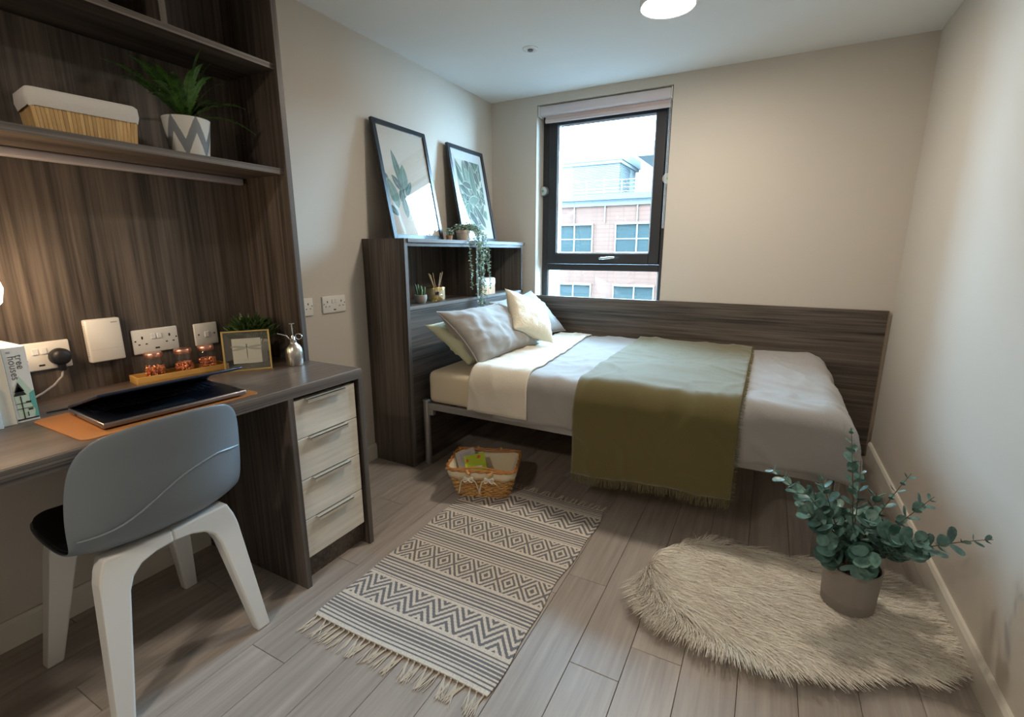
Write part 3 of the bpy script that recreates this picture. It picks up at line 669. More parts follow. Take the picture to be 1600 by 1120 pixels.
# ------------------------------------------------------------------ bedhead bookcase
bc = thing('bedhead_bookcase','dark laminate bookcase headboard with open compartments at bed head','bookcase',(.15,-.72,0),world=True)
BX, BY0, BY1, BZ = .291, -1.397, -.030, 1.257
def bpan(ya, yb, z0, z1, nm='side_panel'):
    MB().box(.002,BX-.002,ya,yb,z0,z1).build(nm, WZ, bc); MB().box(BX-.002,BX,ya,yb,z0,z1).build('edge_band', EDGEZ, bc)
bpan(BY0,BY0+.024,0,BZ); bpan(-.075,-.053,0,1.237); bpan(-.703,-.685,.905,1.237,'divider')
MB().box(.002,BX+.004,BY0+.024,BY1,1.238,BZ).build('top_board', WY, bc); MB().box(BX+.004,BX+.006,BY0+.024,BY1,1.238,BZ).build('edge_band', EDGE, bc)
MB().box(BX-.03,BX-.004,BY0+.024,-.075,1.218,1.236).build('top_rail', WY, bc)
MB().box(.014,BX-.002,BY0+.024,-.075,.886,.905).build('shelf', WY, bc); MB().box(BX-.002,BX,BY0+.024,-.053,.886,.905).build('edge_band', EDGE, bc)
MB().box(.002,.014,BY0+.024,-.053,.0,1.238).build('back_panel', WZ, bc)
MB().box(BX-.022,BX-.003,BY0+.024,-.053,0.0,.883).build('front_panel', WY, bc)
# long panel beside bed
wp = thing('bed_side_panel','long horizontal grained dark laminate panel behind the bed on window wall','wall panel',(1.43,-.01,0),world=True)
MB().box(.300,2.562,-.020,-.001,0,.866).build('panel', WX, wp); MB().box(2.562,2.566,-.020,-.001,0,.866).build('edge_band', mat('panel_edge',(.26,.19,.12),.5), wp)

# pictures leaning on the wall
def picture(name, label, yA, yB, ln):
    t = thing(name,label,'picture',(.160,(yA+yB)/2,BZ)); w = yB-yA; e = .026
    th = math.asin(min(.99,(.150-.03)/ln)); M = Matrix.Rotation(-th,4,'Y')
    def b(mb, nm, m): mb.v = [tuple(M @ Vector(p)) for p in mb.v]; return mb.build(nm, m, t)
    b(MB().rbox(-.018,0,-w/2,-w/2+e,0,ln,.001,1).rbox(-.018,0,w/2-e,w/2,0,ln,.001,1).rbox(-.018,0,-w/2+e,w/2-e,0,e,.001,1).rbox(-.018,0,-w/2+e,w/2-e,ln-e,ln,.001,1),'frame', mat('frame_black',(.012,.014,.018),.3))
    b(MB().box(-.016,-.010,-w/2+e,w/2-e,e,ln-e),'backing', mat('frame_black'))
    return t, b, w, e
def leafpoly(c, L, wd, a, bend=0, n=9):
    """flat leaf outline in the (y,z) picture plane"""
    le, ri = [], []
    for i in range(n+1):
        s = i/n; w_ = wd*math.sin(math.pi*s**.85)**.8; th = a+bend*(s-.3); 
        cx = c[0]+L*s*math.cos(a+bend*s*.5); cz = c[1]+L*s*math.sin(a+bend*s*.5)
        le.append((cx-math.sin(th)*w_, cz+math.cos(th)*w_)); ri.append((cx+math.sin(th)*w_, cz-math.cos(th)*w_))
    return le+ri[::-1][1:-1]
PGL = glass_mat('picture_glass',(.99,.99,.99),1.6)
G = [mat('leaf_ink_a',(.022,.062,.034),.6), mat('leaf_ink_b',(.045,.11,.07),.6), mat('leaf_ink_c',(.10,.19,.13),.6), mat('leaf_ink_d',(.012,.030,.026),.6), mat('leaf_ink_e',(.40,.45,.34),.6)]
t, b, w, e = picture('framed_print','black framed beige print of a rubber plant stem leaning on wall',-1.315,-.868,.632)
b(MB().box(-.010,-.009,-w/2+e,w/2-e,e,.632-e),'print', mat('print_beige',(.60,.54,.45),.8))
for i,(c,L,wd,a,g) in enumerate([((-.075,.30),.19,.024,1.62,1),((-.06,.27),.15,.034,1.28,2),((-.08,.27),.10,.022,2.1,0),((-.17,.33),.10,.018,2.75,3),((-.13,.17),.17,.034,1.75,2),((-.05,.25),.10,.020,.75,1),((-.10,.21),.10,.022,1.1,0),((-.03,.21),.10,.02,.45,3),((-.07,.12),.16,.026,1.5,1),((-.14,.13),.1,.02,2.4,0)]):
    po_ = [(min(w/2-e,max(-w/2+e,y)),min(.6,max(e,z))) for y,z in leafpoly(c,L,wd,a,.25)]; b(MB().add([(-.0088+i*.00006,y,z) for y,z in po_],[tuple(range(len(po_)))]),'leaf_print',G[g])
    b(MB().add([(-.0085+i*.00006,c[0]+L*s*math.cos(a+.25*s*.5)+q*.0012,c[1]+L*s*math.sin(a+.25*s*.5)) for s,q in ((.05,-1),(.05,1),(.9,1),(.9,-1))],[(0,1,2,3)]),'vein_print',G[4])
b(MB().box(-.0060,-.0045,-w/2+e,w/2-e,e,.632-e),'glass', PGL)
t, b, w, e = picture('framed_print','black framed white mounted print of dense banana leaves leaning on wall',-.640,-.205,.632)
b(MB().box(-.010,-.0095,-w/2+e,w/2-e,e,.632-e),'mount', mat('mount_white',(.66,.68,.68),.8))
iw, ih0, ih1 = w/2-e-.042, e+.06, .632-e-.06
b(MB().box(-.0095,-.009,-iw,iw,ih0,ih1),'print', mat('print_pale',(.62,.60,.52),.8))
rr = random.Random(11)
def clip(po_): return [(min(iw,max(-iw,y)), min(ih1,max(ih0,z))) for y,z in po_]
for i in range(60):
    c = (rr.uniform(-iw,iw)*.95, rr.uniform(ih0,ih1-.05)); L = rr.uniform(.13,.26); a = rr.uniform(.7,2.5) if i%3 else rr.uniform(-.6,.6); wd = rr.uniform(.018,.034); bd_ = rr.uniform(-.6,.6)
    po_ = clip(leafpoly(c,L,wd*1.16,a,bd_)); b(MB().add([(-.0088+i*.00003,y,z) for y,z in po_],[tuple(range(len(po_)))]),'leaf_outline_print',G[4])
    po_ = clip(leafpoly((c[0]+L*.03*math.cos(a),c[1]+L*.03*math.sin(a)),L*.93,wd*.92,a,bd_)); b(MB().add([(-.00878+i*.00003,y,z) for y,z in po_],[tuple(range(len(po_)))]),'leaf_print',G[rr.choice([0,1,1,2,3])])
    q = clip([(c[0]+L*s*math.cos(a+bd_*s*.5)+k_*.0013,c[1]+L*s*math.sin(a+bd_*s*.5)) for s,k_ in ((.05,-1),(.05,1),(.92,1),(.92,-1))]); b(MB().add([(-.00876+i*.00003,y,z) for y,z in q],[(0,1,2,3)]),'vein_print',G[4])
b(MB().box(-.0060,-.0045,-w/2+e,w/2-e,e,.632-e),'glass', PGL)

# trailing plant on the bookcase
TP = leaf_mat('trailing_leaf',(.13,.20,.13),(.42,.52,.42),.5)
tp = thing('trailing_plant','trailing grey green plant in pale pot hanging over bookcase edge','plant',(.222,-.752,BZ))
MB().lathe([(0,0),(.034,0),(.036,.003),(.042,.045),(.046,.047),(.046,.064),(.042,.065),(.041,.055),(0,.055)],(0,0,0),28,cap=False).build('pot', mat('pale_terracotta',(.62,.52,.44),.8), tp, smooth=True)
rr = random.Random(21)
def strand(pts, n, sz, seed):
    r2 = random.Random(seed); m = MB(); P_ = [Vector(p) for p in pts]; ds = [0]
    for i in range(1,len(P_)): ds.append(ds[-1]+(P_[i]-P_[i-1]).length)
    def pos(s):
        s *= ds[-1]
        for i in range(1,len(P_)):
            if s <= ds[i]: return P_[i-1].lerp(P_[i],(s-ds[i-1])/max(1e-6,ds[i]-ds[i-1]))
        return P_[-1]
    m.tube([pos(k/14) for k in range(15)],.0011,5)
    for k in range(n):
        p = pos((k+.5)/n); d = Vector((r2.uniform(-1,1)+.4,r2.uniform(-1,1),r2.uniform(-.7,.6))).normalized(); s = d.cross(Vector((r2.uniform(-1,1),r2.uniform(-1,1),1))).normalized(); q = sz*r2.uniform(.7,1.2)
        m.add([p, p+d*q*.5+s*q*.42, p+d*q, p+d*q*.5-s*q*.42],[(0,1,2,3)])
    return m
ex = .084
hang = [(-.06,.30),(.0,.46),(.03,.40),(.055,.43),(.08,.36),(.10,.41),(.12,.31),(.045,.52),(.02,.20),(.13,.20)]
for i,(yy,dn) in enumerate(hang):
    j = rr.uniform(-.01,.014)
    strand([(0.01,yy*.3,.062),(.045,yy*.7,.085),(ex+j*.4,yy,.035),(ex+.012+j,yy+j,-.05),(ex+.016+j,yy+rr.uniform(-.015,.015),-dn*.6),(ex+.02+j,yy+rr.uniform(-.025,.02),-dn)],int(44+dn*170),.0155,i).build('strand', TP, tp)
for i in range(16):
    a = rr.uniform(0,6.28); L = rr.uniform(.05,.11)
    strand([(0,0,.06),(L*.5*math.cos(a)*.6,L*.6*math.sin(a),.095),(max(-.06,L*math.cos(a)*.6),L*math.sin(a)*1.2,.075+rr.uniform(-.02,.02))],34,.017,40+i).build('strand', TP, tp)
foliage_mb(150,.015,.0,.070,.055,.070,.035,.018,.006,12,.3).build('foliage', TP, tp)
sp = thing('small_succulent','tiny leafy plant in small clay pot between the two pictures','plant',(.225,-.905,BZ))
MB().lathe([(0,0),(.016,0),(.020,.024),(.021,.028),(.018,.028),(0,.024)],(0,0,0),20,cap=False).build('pot', mat('clay',(.42,.26,.16),.8), sp, smooth=True)
foliage_mb(60,0,0,.036,.024,.028,.028,.014,.005,8).build('foliage', TP, sp)

# bookcase compartment things
SZ = .905
cp = thing('potted_cactus','small finger cactus in round grey pot on bookcase shelf','plant',(.225,-1.200,SZ))
MB().lathe([(0,0),(.024,0),(.032,.012),(.036,.030),(.035,.047),(.031,.048),(.030,.040),(0,.040)],(0,0,0),28,cap=False).build('pot', mat('grey_pot',(.33,.29,.26),.7), cp, smooth=True)
CAC = leaf_mat('cactus_green',(.035,.075,.025),(.12,.20,.07))
for x, y, h, r_, l in ((0,.004,.062,.008,.0),(.010,-.008,.045,.007,.006),(-.006,-.014,.075,.006,-.012),(.004,.016,.055,.007,.010),(-.012,.004,.070,.006,-.004),(.012,.008,.035,.006,.004)):
    MB().tube([(x*1.2,y*1.2,.036),(x*1.4,y*1.3+l*.5,.036+h*.5),(x*1.5,y*1.4+l,.036+h*.9),(x*1.5,y*1.4+l*1.1,.036+h)],[r_*.8,r_,r_*.8,r_*.2],8).build('stem', CAC, cp, smooth=True)
cj = thing('candle_jar','cream candle in glass tumbler with gold lid behind the reed diffuser','candle',(.165,-.980,SZ))
MB().lathe([(0,.001),(.055,.001),(.057,.004),(.057,.062),(0,.062)],(0,0,0),32,cap=False).build('candle', mat('candle_wax',(.70,.58,.34),.4,coat=.6), cj, smooth=True)
MB().lathe([(0,.062),(.0585,.062),(.0585,.074),(.057,.076),(0,.076)],(0,0,0),32,cap=False).build('lid', GOLD, cj, smooth=True)
rd = thing('reed_diffuser','clear square reed diffuser bottle with wooden reeds on bookcase shelf','diffuser',(.255,-1.085,SZ))
MB().rbox(-.022,.022,-.030,.030,0,.042,.004).build('bottle', glass_mat('diffuser_glass',(.90,.86,.74),1.2), rd, smooth=True)
MB().rbox(-.018,.018,-.026,.026,.003,.024,.003).build('oil', glass_mat('diffuser_oil',(.85,.74,.48),.6), rd)
MB().lathe([(0,.041),(.012,.041),(.012,.058),(0,.058)],(0,0,0),16,cap=False).build('collar', BLACK, rd, smooth=True)
for dy, dx, h in ((-.074,.0,.165),(-.066,.008,.158),(-.057,-.006,.162),(-.034,.0,.166),(.054,.004,.170),(.050,-.008,.164)):
    MB().tube([(-dx*.2,-dy*.2,.006),(dx,dy,h)],.0015,5).build('reed', mat('reed_wood',(.62,.46,.26),.7), rd)
slat_basket('bamboo_box','small bamboo slat box with white liner in bookcase compartment',(.215,-.520,SZ),.17,.11,.098,16,0,wood('orange_slat','z',(.46,.22,.09),(.62,.36,.18),.5,across=70,along=5,vary=.1),LIN,.98,.42)

# ------------------------------------------------------------------ bed
bf = thing('metal_bed','silver metal bed base with round legs under the mattress','bed',(1.27,-.69,0),world=True)
FY0, FY1, FX0, FX1 = -1.313, -.06, .327, 2.225
for x in (FX0,FX1):
    for y in (FY0,FY1):
        lg = MB().lathe([(0,0),(.019,0),(.019,.374),(.021,.374),(.021,.381),(.016,.384),(0,.384)],(x,y,0),20,cap=False).build('leg', SILVER, bf, smooth=True)
        if x > 1: MB().rbox(x+.022,x+.04,y-.012,y+.012,.10,.372,.003).build('leg_brace', SILVER, bf)
for y in (FY0,FY1): MB().rbox(FX0+.015,FX1-.015,y-.012,y+.012,.330,.368,.004).build('side_rail', SILVER, bf)
for x in (FX0,FX1): MB().rbox(x-.012,x+.012,FY0+.015,FY1-.015,.330,.368,.004).build('end_rail', SILVER, bf)
MB().rbox(FX0+.02,FX0+.05,FY0-.010,FY0+.014,.298,.330,.002).build('bracket', SILVER, bf)
for i in range(15):
    x = .42+i*.122; MB().box(x-.03,x+.03,FY0+.012,FY1-.012,.352,.362).build('slat', mat('slat_wood',(.45,.33,.2),.7), bf)
mt = MB().rbox(.345,2.235,-1.322,-.075,.3685,.552,.035,4).build('mattress', mat('sheet_cream',(.70,.60,.44),.9,bump=(14,.35)), smooth=True); tag(mt,'cream sheeted mattress on the silver bed frame','mattress')

def smooth01(t): t = max(0,min(1,t)); return t*t*(3-2*t)
from mathutils import noise as MN
def wrin(x, y, s=1.0):
    p = Vector((x*3.1, y*4.3, 1.7)); a = MN.noise(p); p2 = Vector((x*9+a*2, y*6.5, 4.1)); 
    ridge = 1-abs(MN.noise(Vector((x*5+y*3+a, y*5-x*2, 9.3))))*2.2
    r2 = 1-abs(MN.noise(Vector((x*7-y*4.5+a*1.6, y*3+x*1.2, 2.3))))*2.6; k = .5+.8*smooth01((x-1.75)/.3)
    return s*(a*.010 + MN.noise(p2)*.005 + max(0,ridge)**3*.005 + k*max(0,r2)**2*.009)
TOPZ = .590
def bed_surface(u, v, lift=0, front_drop=.21, end=2.275):
    """u: metres along x from bed head side; v: metres across from the back edge (0) over the top and down the front"""
    vt = 1.255                                    # across the top before it turns down
    xr = u; dropx = 0
    xe = end-.075
    if u > xe:
        s = u-xe; a = min(s/.09, math.pi/2*1.02); rem = max(0, s-.09*math.pi/2)
        xr = xe+.09*math.sin(min(a,math.pi/2))+.02*min(1,rem/.1); dropx = .09*(1-math.cos(min(a,math.pi/2)))+rem
    r = .062; ys = -.050-v; dropy = 0
    if v > vt:
        s = v-vt; a = min(s/r, math.pi/2); rem = max(0, s-r*math.pi/2)
        ys = -.050-vt-r*math.sin(a)-.012*min(1,rem/.12); dropy = r*(1-math.cos(a))+rem
    back = .045*(1-smooth01(v/.10))
    nx, ny = min(1,dropx/.09), min(1,dropy/.06)
    w = wrin(u,v)
    z = TOPZ - back - math.hypot(dropx,dropy) if (dropx and dropy) else TOPZ-back-dropx-dropy
    z += (w+.012)*(1-max(nx,ny))
    return Vector((xr+nx*(w+lift), ys-ny*(w*1.3+lift), z+lift*(1-max(nx,ny)*.8)))
def cloth(name, u0, u1, v1, m, lift, nu, nv, hem=None, par=None, solid=.006, v0=0.0, skew=None, end=2.275):
    P = []
    for j in range(nv+1):
        row = []
        for i in range(nu+1):
            v = v0+(v1-v0)*j/nv; uu0 = u0 if skew is None else u0+skew[0]*(1-v/1.4); uu1 = u1 if skew is None else u1+skew[1]*(1-v/1.4)
            u = lerp(uu0,uu1,i/nu)
            if hem: v += hem(i/nu)*smooth01((v-1.2)/.2)
            row.append(bed_surface(u,v,lift,end=end))
        P.append(row)
    return MB().grid(P).build(name, m, par, smooth=True, solid=solid), P
LINEN = mat('grey_linen',(.315,.300,.290),.9,sheen=.2,bump=(420,.35)); FOLD = mat('pale_duvet_lining',(.66,.60,.50),.9,sheen=.15,bump=(260,.45))
dv = thing('duvet','grey linen duvet with pale turned back top edge spread over bed','duvet',(1.5,-.7,.55),world=True)
cloth('cover',.80,2.275+.19,1.255+.245,LINEN,.0,120,90,par=dv,solid=.010,hem=lambda t:.004*math.sin(t*23)+.003*math.sin(t*51))
cloth('turned_back_edge',.655,.985,1.255+.228,FOLD,.014,40,90,par=dv,solid=.010,skew=(0,-.11))
ths = thing('throw_blanket','olive green woven throw with fringe draped across the bed','blanket',(1.57,-.7,.58),world=True)
OLIVE = mat('olive_wool',(.115,.092,.021),.85,sheen=.5,bump=(520,.5))
hemf = lambda t: -.045*t+.006*math.sin(t*9)
_, PT = cloth('cloth',1.228,1.905,1.255+.445,OLIVE,.022,60,120,par=ths,solid=.005,hem=hemf)
fr = MB(); rr = random.Random(3); last = PT[-1]
for i in range(len(last)-1):
    for k in range(5):
        p = last[i].lerp(last[i+1],(k+rr.random())/5); l = rr.uniform(.030,.048); d = Vector((rr.uniform(-.25,.25),rr.uniform(-.3,.12),-1)).normalized()
        fr.tube([p, p+d*l*.5+Vector((rr.uniform(-.003,.003),0,0)), p+d*l],[.0012,.0011,.0006],4,cap=False)
for j in range(0,len(PT)-1):
    for k in range(3):
        p = PT[j][-1].lerp(PT[j+1][-1],(k+rr.random())/3); l = rr.uniform(.010,.018); d = Vector((1,rr.uniform(-.3,.3),rr.uniform(-.35,.1))).normalized()
        fr.tube([p,p+d*l],[.0012,.0007],4,cap=False)
stuff(fr.build('fringe', OLIVE, ths))

# pillows given by their four corners (top-left, top-right, bottom-right, bottom-left as the camera sees them)
def pillow(name, label, cat, TL, TR, BR, BL, th, m, seed, wr=1.0, piping=None):
    n = 34; TL,TR,BR,BL = map(Vector,(TL,TR,BR,BL)); nrm = (TR-TL).cross(BL-TL).normalized(); nrm = -nrm if nrm.x < 0 else nrm
    ctr = (TL+TR+BR+BL)/4
    def pt(u, v, s):
        e = (1-abs(2*u-1)**2.6)*(1-abs(2*v-1)**2.6); e = max(e,0)**.55
        pin = .055*(1-abs(2*u-1)**2)*abs(2*v-1)**3; pin2 = .055*(1-abs(2*v-1)**2)*abs(2*u-1)**3
        uu = u+(.5-u)*pin2*2; vv = v+(.5-v)*pin*2
        p = TL*(1-uu)*(1-vv)+TR*uu*(1-vv)+BR*uu*vv+BL*(1-uu)*vv
        w_ = MN.noise(Vector((u*5+seed,v*5,s*3)))*.010+MN.noise(Vector((u*11+seed,v*4+u*5,s*7)))*.006+max(0,1-abs(MN.noise(Vector((u*7+v*4+seed,v*5-u*3,s*5))))*3.4)**3*.006
        edge = min(u,1-u,v,1-v); rad = max(0,1-abs(MN.noise(Vector((math.atan2(v-.5,u-.5)*3.5,seed,s*2.)))*3))*.006*smooth01((.30-edge)/.3)*smooth01(edge/.06)
        return p+nrm*s*(th/2*e+(w_*wr+rad*wr)*min(1,e*2))-ctr
    mb = MB()
    for s in (1,-1): mb.grid([[pt(i/n,j/n,s) for i in range(n+1)] for j in range(n+1)])
    bm = bmesh.new(); bv = [bm.verts.new(v) for v in mb.v]
    for f in mb.f: bm.faces.new([bv[i] for i in f])
    bmesh.ops.remove_doubles(bm, verts=bm.verts[:], dist=.0006); bmesh.ops.recalc_face_normals(bm, faces=bm.faces[:])
    me = bpy.data.meshes.new(name); bm.to_mesh(me); bm.free(); me.materials.append(m); me.polygons.foreach_set('use_smooth',[True]*len(me.polygons))
    t = thing(name,label,cat,ctr); o = bpy.data.objects.new('cover',me); COL.objects.link(o); o.parent = t
    if piping:
        e_ = [pt(k/n,0,0) for k in range(n+1)]+[pt(1,k/n,0) for k in range(1,n+1)]+[pt(1-k/n,1,0) for k in range(1,n+1)]+[pt(0,1-k/n,0) for k in range(1,n+1)]
        MB().tube(e_,.0035,6).build('piping', piping, t, smooth=True)
    return t
SAGE = mat('sage_cotton',(.50,.52,.36),.9,sheen=.2,bump=(40,.2)); GREYP_ = mat('pillow_grey',(.30,.30,.295),.85,sheen=.25,bump=(300,.2))
pillow('sage_pillow','pale sage green pillow at the bottom of the pillow pile','pillow',(.375,-1.365,.812),(.375,-.74,.82),(.655,-.70,.605),(.60,-1.29,.600),.115,SAGE,1.0)
pillow('grey_pillow','grey pillow standing behind the cream cushion next to window wall','pillow',(.40,-.74,.875),(.395,-.115,.905),(.665,-.085,.622),(.62,-.70,.625),.13,GREYP_,2.0,piping=mat('pillow_grey'))
pillow('grey_pillow','large grey pillow propped in front of sage green pillow','pillow',(.462,-1.375,.888),(.455,-.715,.875),(.715,-.665,.628),(.660,-1.285,.605),.15,mat('pillow_taupe',(.275,.255,.235),.8,sheen=.25,bump=(300,.2)),3.3,1.25,piping=mat('pillow_taupe'))
CREAM = mat('quilted_cream',(.72,.64,.49),.9,sheen=.2,bump=(120,.8))
pillow('cream_cushion','square cream textured cushion leaning against the grey pillows','cushion',(.505,-.725,.968),(.665,-.455,.82),(.815,-.665,.635),(.672,-.925,.752),.13,CREAM,5.1,.6)

# ------------------------------------------------------------------ wicker basket
wb = thing('wicker_basket','oval honey wicker basket with cream cloth liner and tied bows','basket',(.775,-1.43,.0045),R(20))
WIC = wood('wicker','x',(.42,.20,.05),(.74,.45,.16),.45,across=120,along=30,bump=.1); wt, wh = (.165,.115), .135
def peri(hx, hy, n, r):
    """n points round a rounded rectangle"""
    o = rrect(-hx,hx,-hy,hy,r,8); o.append(o[0]); d = [0]
    for i in range(1,len(o)): d.append(d[-1]+math.dist(o[i],o[i-1]))
    res = []; j = 0
    for k in range(n):
        s = d[-1]*k/n
        while d[j+1] < s: j += 1
        f = (s-d[j])/max(1e-9,d[j+1]-d[j]); res.append((lerp(o[j][0],o[j+1][0],f), lerp(o[j][1],o[j+1][1],f)))
    return res
NS = 132; weave = MB(); ROWS = 11
def dims(z): k = z/wh; return lerp(.130,.166,k), lerp(.088,.128,k)
for r_ in range(ROWS):
    z = .006+r_*.0115; hx, hy = dims(z); pp = peri(hx,hy,NS,.05); pts = []
    for k,(x,y) in enumerate(pp+pp[:1]):
        d = Vector((x/hx,y/hy,0)).normalized(); o = .0050*math.cos(math.pi*k/3+math.pi*(r_%2)*1.0)
        pts.append((x+d.x*o,y+d.y*o,z))
    weave.tube(pts,.0052,6,cap=False)
weave.build('woven_body', WIC, wb, smooth=True)
sk = MB()
for k in range(0,NS,6):
    p0, p1 = peri(*dims(0),NS,.05)[k], peri(*dims(wh),NS,.05)[k]; sk.tube([(p0[0],p0[1],.002),(p1[0],p1[1],wh)],.0028,5)
sk.build('stakes', WIC, wb); bp_ = rrect(-.13,.13,-.088,.088,.05,8); MB().prism(bp_,.006,lambda u,v,w:(u,v,w)).build('basket_base', WIC, wb)
rm = MB(); pr1 = peri(.172,.134,96,.055); pr1.append(pr1[0])
for ph in (0,math.pi): rm.tube([(x+.004*math.cos(k*.8+ph)*x/.17,y+.004*math.cos(k*.8+ph)*y/.13,wh+.022+.004*math.sin(k*.8+ph)) for k,(x,y) in enumerate(pr1)],.0048,6,cap=False)
rm.build('rim', mat('wicker_rim',(.42,.17,.045),.4), wb, smooth=True)
CAL = mat('cream_lining',(.72,.62,.44),.9,bump=(60,.25))
def rg(hx,hy,z,r=.05,wob=0): return [(x,y,z+wob*math.sin(i*1.3)) for i,(x,y) in enumerate(peri(hx,hy,72,r))]
MB().grid([rg(.164,.126,.108,.05,.003),rg(.171,.133,.128,.054),rg(.172,.134,.146,.055),rg(.168,.130,.152,.055),rg(.154,.114,.140,.05),rg(.116,.074,.020,.045),rg(.09,.055,.014,.04),rg(.01,.008,.013,.004)],close=True).build('cloth_liner', CAL, wb, smooth=True, solid=.002)
for sy in (-1,1):
    MB().tube([(-.062,sy*.138,.165),(-.058,sy*.143,.150),(-.045,sy*.146,.146)],.008,8).tube([(.062,sy*.138,.165),(.058,sy*.143,.150),(.045,sy*.146,.146)],.008,8).build('handle_wrap', WIC, wb, smooth=True)
    MB().tube([(x,sy*(.100+.030*abs(x)/.17),.160+.002*math.cos(x*30)) for x in np.linspace(-.168,.168,20)],.0045,6).build('handle', mat('wicker_rim'), wb, smooth=True)
for bx in (-.052,.048):
    bwm = MB(); yb = -.139
    bwm.rbox(bx-.008,bx+.008,yb-.010,yb,.114,.126,.003)
    for sg in (-1,1):
        P0 = [(bx,yb-.004,.120),(bx+sg*.018,yb-.012,.122),(bx+sg*.034,yb-.010,.112),(bx+sg*.044,yb-.001,.075),(bx+sg*.052,yb+.012,.036)]
        if sg > 0 and bx > 0: P0 = [(bx,yb-.004,.120),(bx+.02,yb-.012,.116),(bx+.04,yb-.008,.100),(bx+.05,yb-.002,.086)]
        bwm.grid([[(x-sg*.004,y,z+.005) for x,y,z in P0],[(x+sg*.004,y-.001,z-.005) for x,y,z in P0]])
        L_ = [(bx+sg*.024*math.sin(q)*(1), yb-.006-.006*math.sin(q*.5), .120+.012*math.sin(2*q)) for q in np.linspace(0,math.pi,9)]
        bwm.grid([[(x,y,z+.003) for x,y,z in L_],[(x,y-.004,z-.003) for x,y,z in L_]])
    bwm.build('ribbon_bow', mat('ribbon_cream',(.74,.68,.56),.8), wb, solid=.0012)
def booklet(label, loc, rot, w, h, th, col):
    t = thing('booklet',label,'booklet',loc); t.rotation_euler = rot
    MB().box(-w/2+.001,w/2-.001,-h/2+.001,h/2,0.0006,th-.0006).build('pages', PAPER, t)
    MB().box(-w/2,w/2,-h/2,h/2,0,.0006).box(-w/2,w/2,-h/2,h/2,th-.0006,th).build('cover', col, t); return t
g1 = booklet('grey covered booklet tucked in the wicker basket',(.692,-1.455,.128),(R(38),R(-14),R(40)),.10,.16,.010,mat('booklet_grey',(.42,.38,.33),.5))
MB().box(-.03,.03,.03,.065,.0101,.0104).build('cover_photo', mat('photo_mauve',(.36,.31,.34),.5), g1)
g2 = booklet('lime green booklet with red logo tucked in the wicker basket',(.748,-1.468,.128),(R(36),R(-8),R(38)),.105,.15,.006,mat('booklet_lime',(.36,.46,.015),.4))
MB().add([(.010,.050,.0063),(.024,.046,.0063),(.034,.058,.0063),(.022,.068,.0063)],[(0,1,2,3)]).build('red_logo', mat('logo_red',(.62,.06,.02),.5), g2)
MB().add([(-.045,.040,.0063),(-.034,.036,.0063),(-.030,.052,.0063),(-.042,.056,.0063)],[(0,1,2,3)]).build('red_logo', mat('logo_red'), g2)
MB().box(-.028,.030,-.006,.006,.0061,.0064).build('title_strip', mat('title_pale',(.66,.72,.45),.5), g2)
MB().box(-.0525,-.043,-.07,.03,.0061,.0063).build('yellow_edge', mat('booklet_yellow',(.62,.62,.04),.5), g2)

# ------------------------------------------------------------------ woven rug
ru = thing('woven_rug','flat woven cream and grey geometric rug with tasselled ends','rug',(1.055,-1.89,0),world=True)
RX0, RX1, RY0, RY1 = .725, 1.385, -2.442, -1.36
LC, DC = np.array((.66,.60,.52)), np.array((.155,.150,.160))
bands = [(-2.442,-2.315,'s',9),(-2.315,-2.186,'z',0),(-2.186,-2.076,'s',7),(-2.076,-1.945,'d',0),(-1.945,-1.830,'s',7),(-1.830,-1.690,'d',0),(-1.690,-1.590,'s',6),(-1.590,-1.430,'z',0),(-1.430,-1.36,'s',5)]
def rugcol(u, y):
    """u: 0..1 across"""
    for a, b_, k, n in bands:
        if y <= b_+1e-6:
            f = (y-a)/(b_-a)
            if k == 's': return ((f*n)%1) < .5 and .04 < f
            p = (u*6.9+.25) % 1; tri = abs(p-.5)*2; hgt = b_-a
            if f < .045 or f > .955: return False
            if k == 'z': return ((f*hgt/.066 + tri*.98) % .5) < .25 if True else 0
            m_ = abs(f-.5)*2; dd = tri+m_*1.0     # diamonds
            return (dd % .44) < .22
    return False
nu, nv = 230, 372
xs_, ys_ = np.linspace(0,1,nu+1), np.linspace(RY0,RY1,nv+1)
def rug_pt(u, y):
    t = (y-RY0)/(RY1-RY0)
    x = lerp(RX0,RX1,u)+.010*math.sin(t*9+.6)*(u-.35)+.004*math.sin(t*23)*(u*2-1)-.012*t*(1-u)
    z = .0045+.0022*(1+math.sin(t*38+2.4*math.sin(u*3)+.6))*math.sin(math.pi*min(1,max(0,u)))**.5*(.55+.45*math.sin(t*7+u*4))
    return (x, y+.006*math.sin(u*5+.5)*(1 if t > .5 else -1)*abs(2*t-1), max(z,.0035))
rm_ = MB(); rm_.grid([[rug_pt(u,y) for u in xs_] for y in ys_])
cols = []
for j in range(nv):
    for i in range(nu):
        u, y = (xs_[i]+xs_[i+1])/2, (ys_[j]+ys_[j+1])/2
        d = rugcol(u,y); n = rng.uniform(.86,1.1)
        if d: n *= (1.0 if (i+j) % 2 else 1.28)
        cols.append(tuple((DC if d else LC)*n))
rm_.c = cols
rm_.build('rug_body', attr_mat('rug_wool',.95), ru, smooth=False, solid=.004)
TAS = mat('tassel_cream',(.62,.56,.47),.9)
rr = random.Random(5)
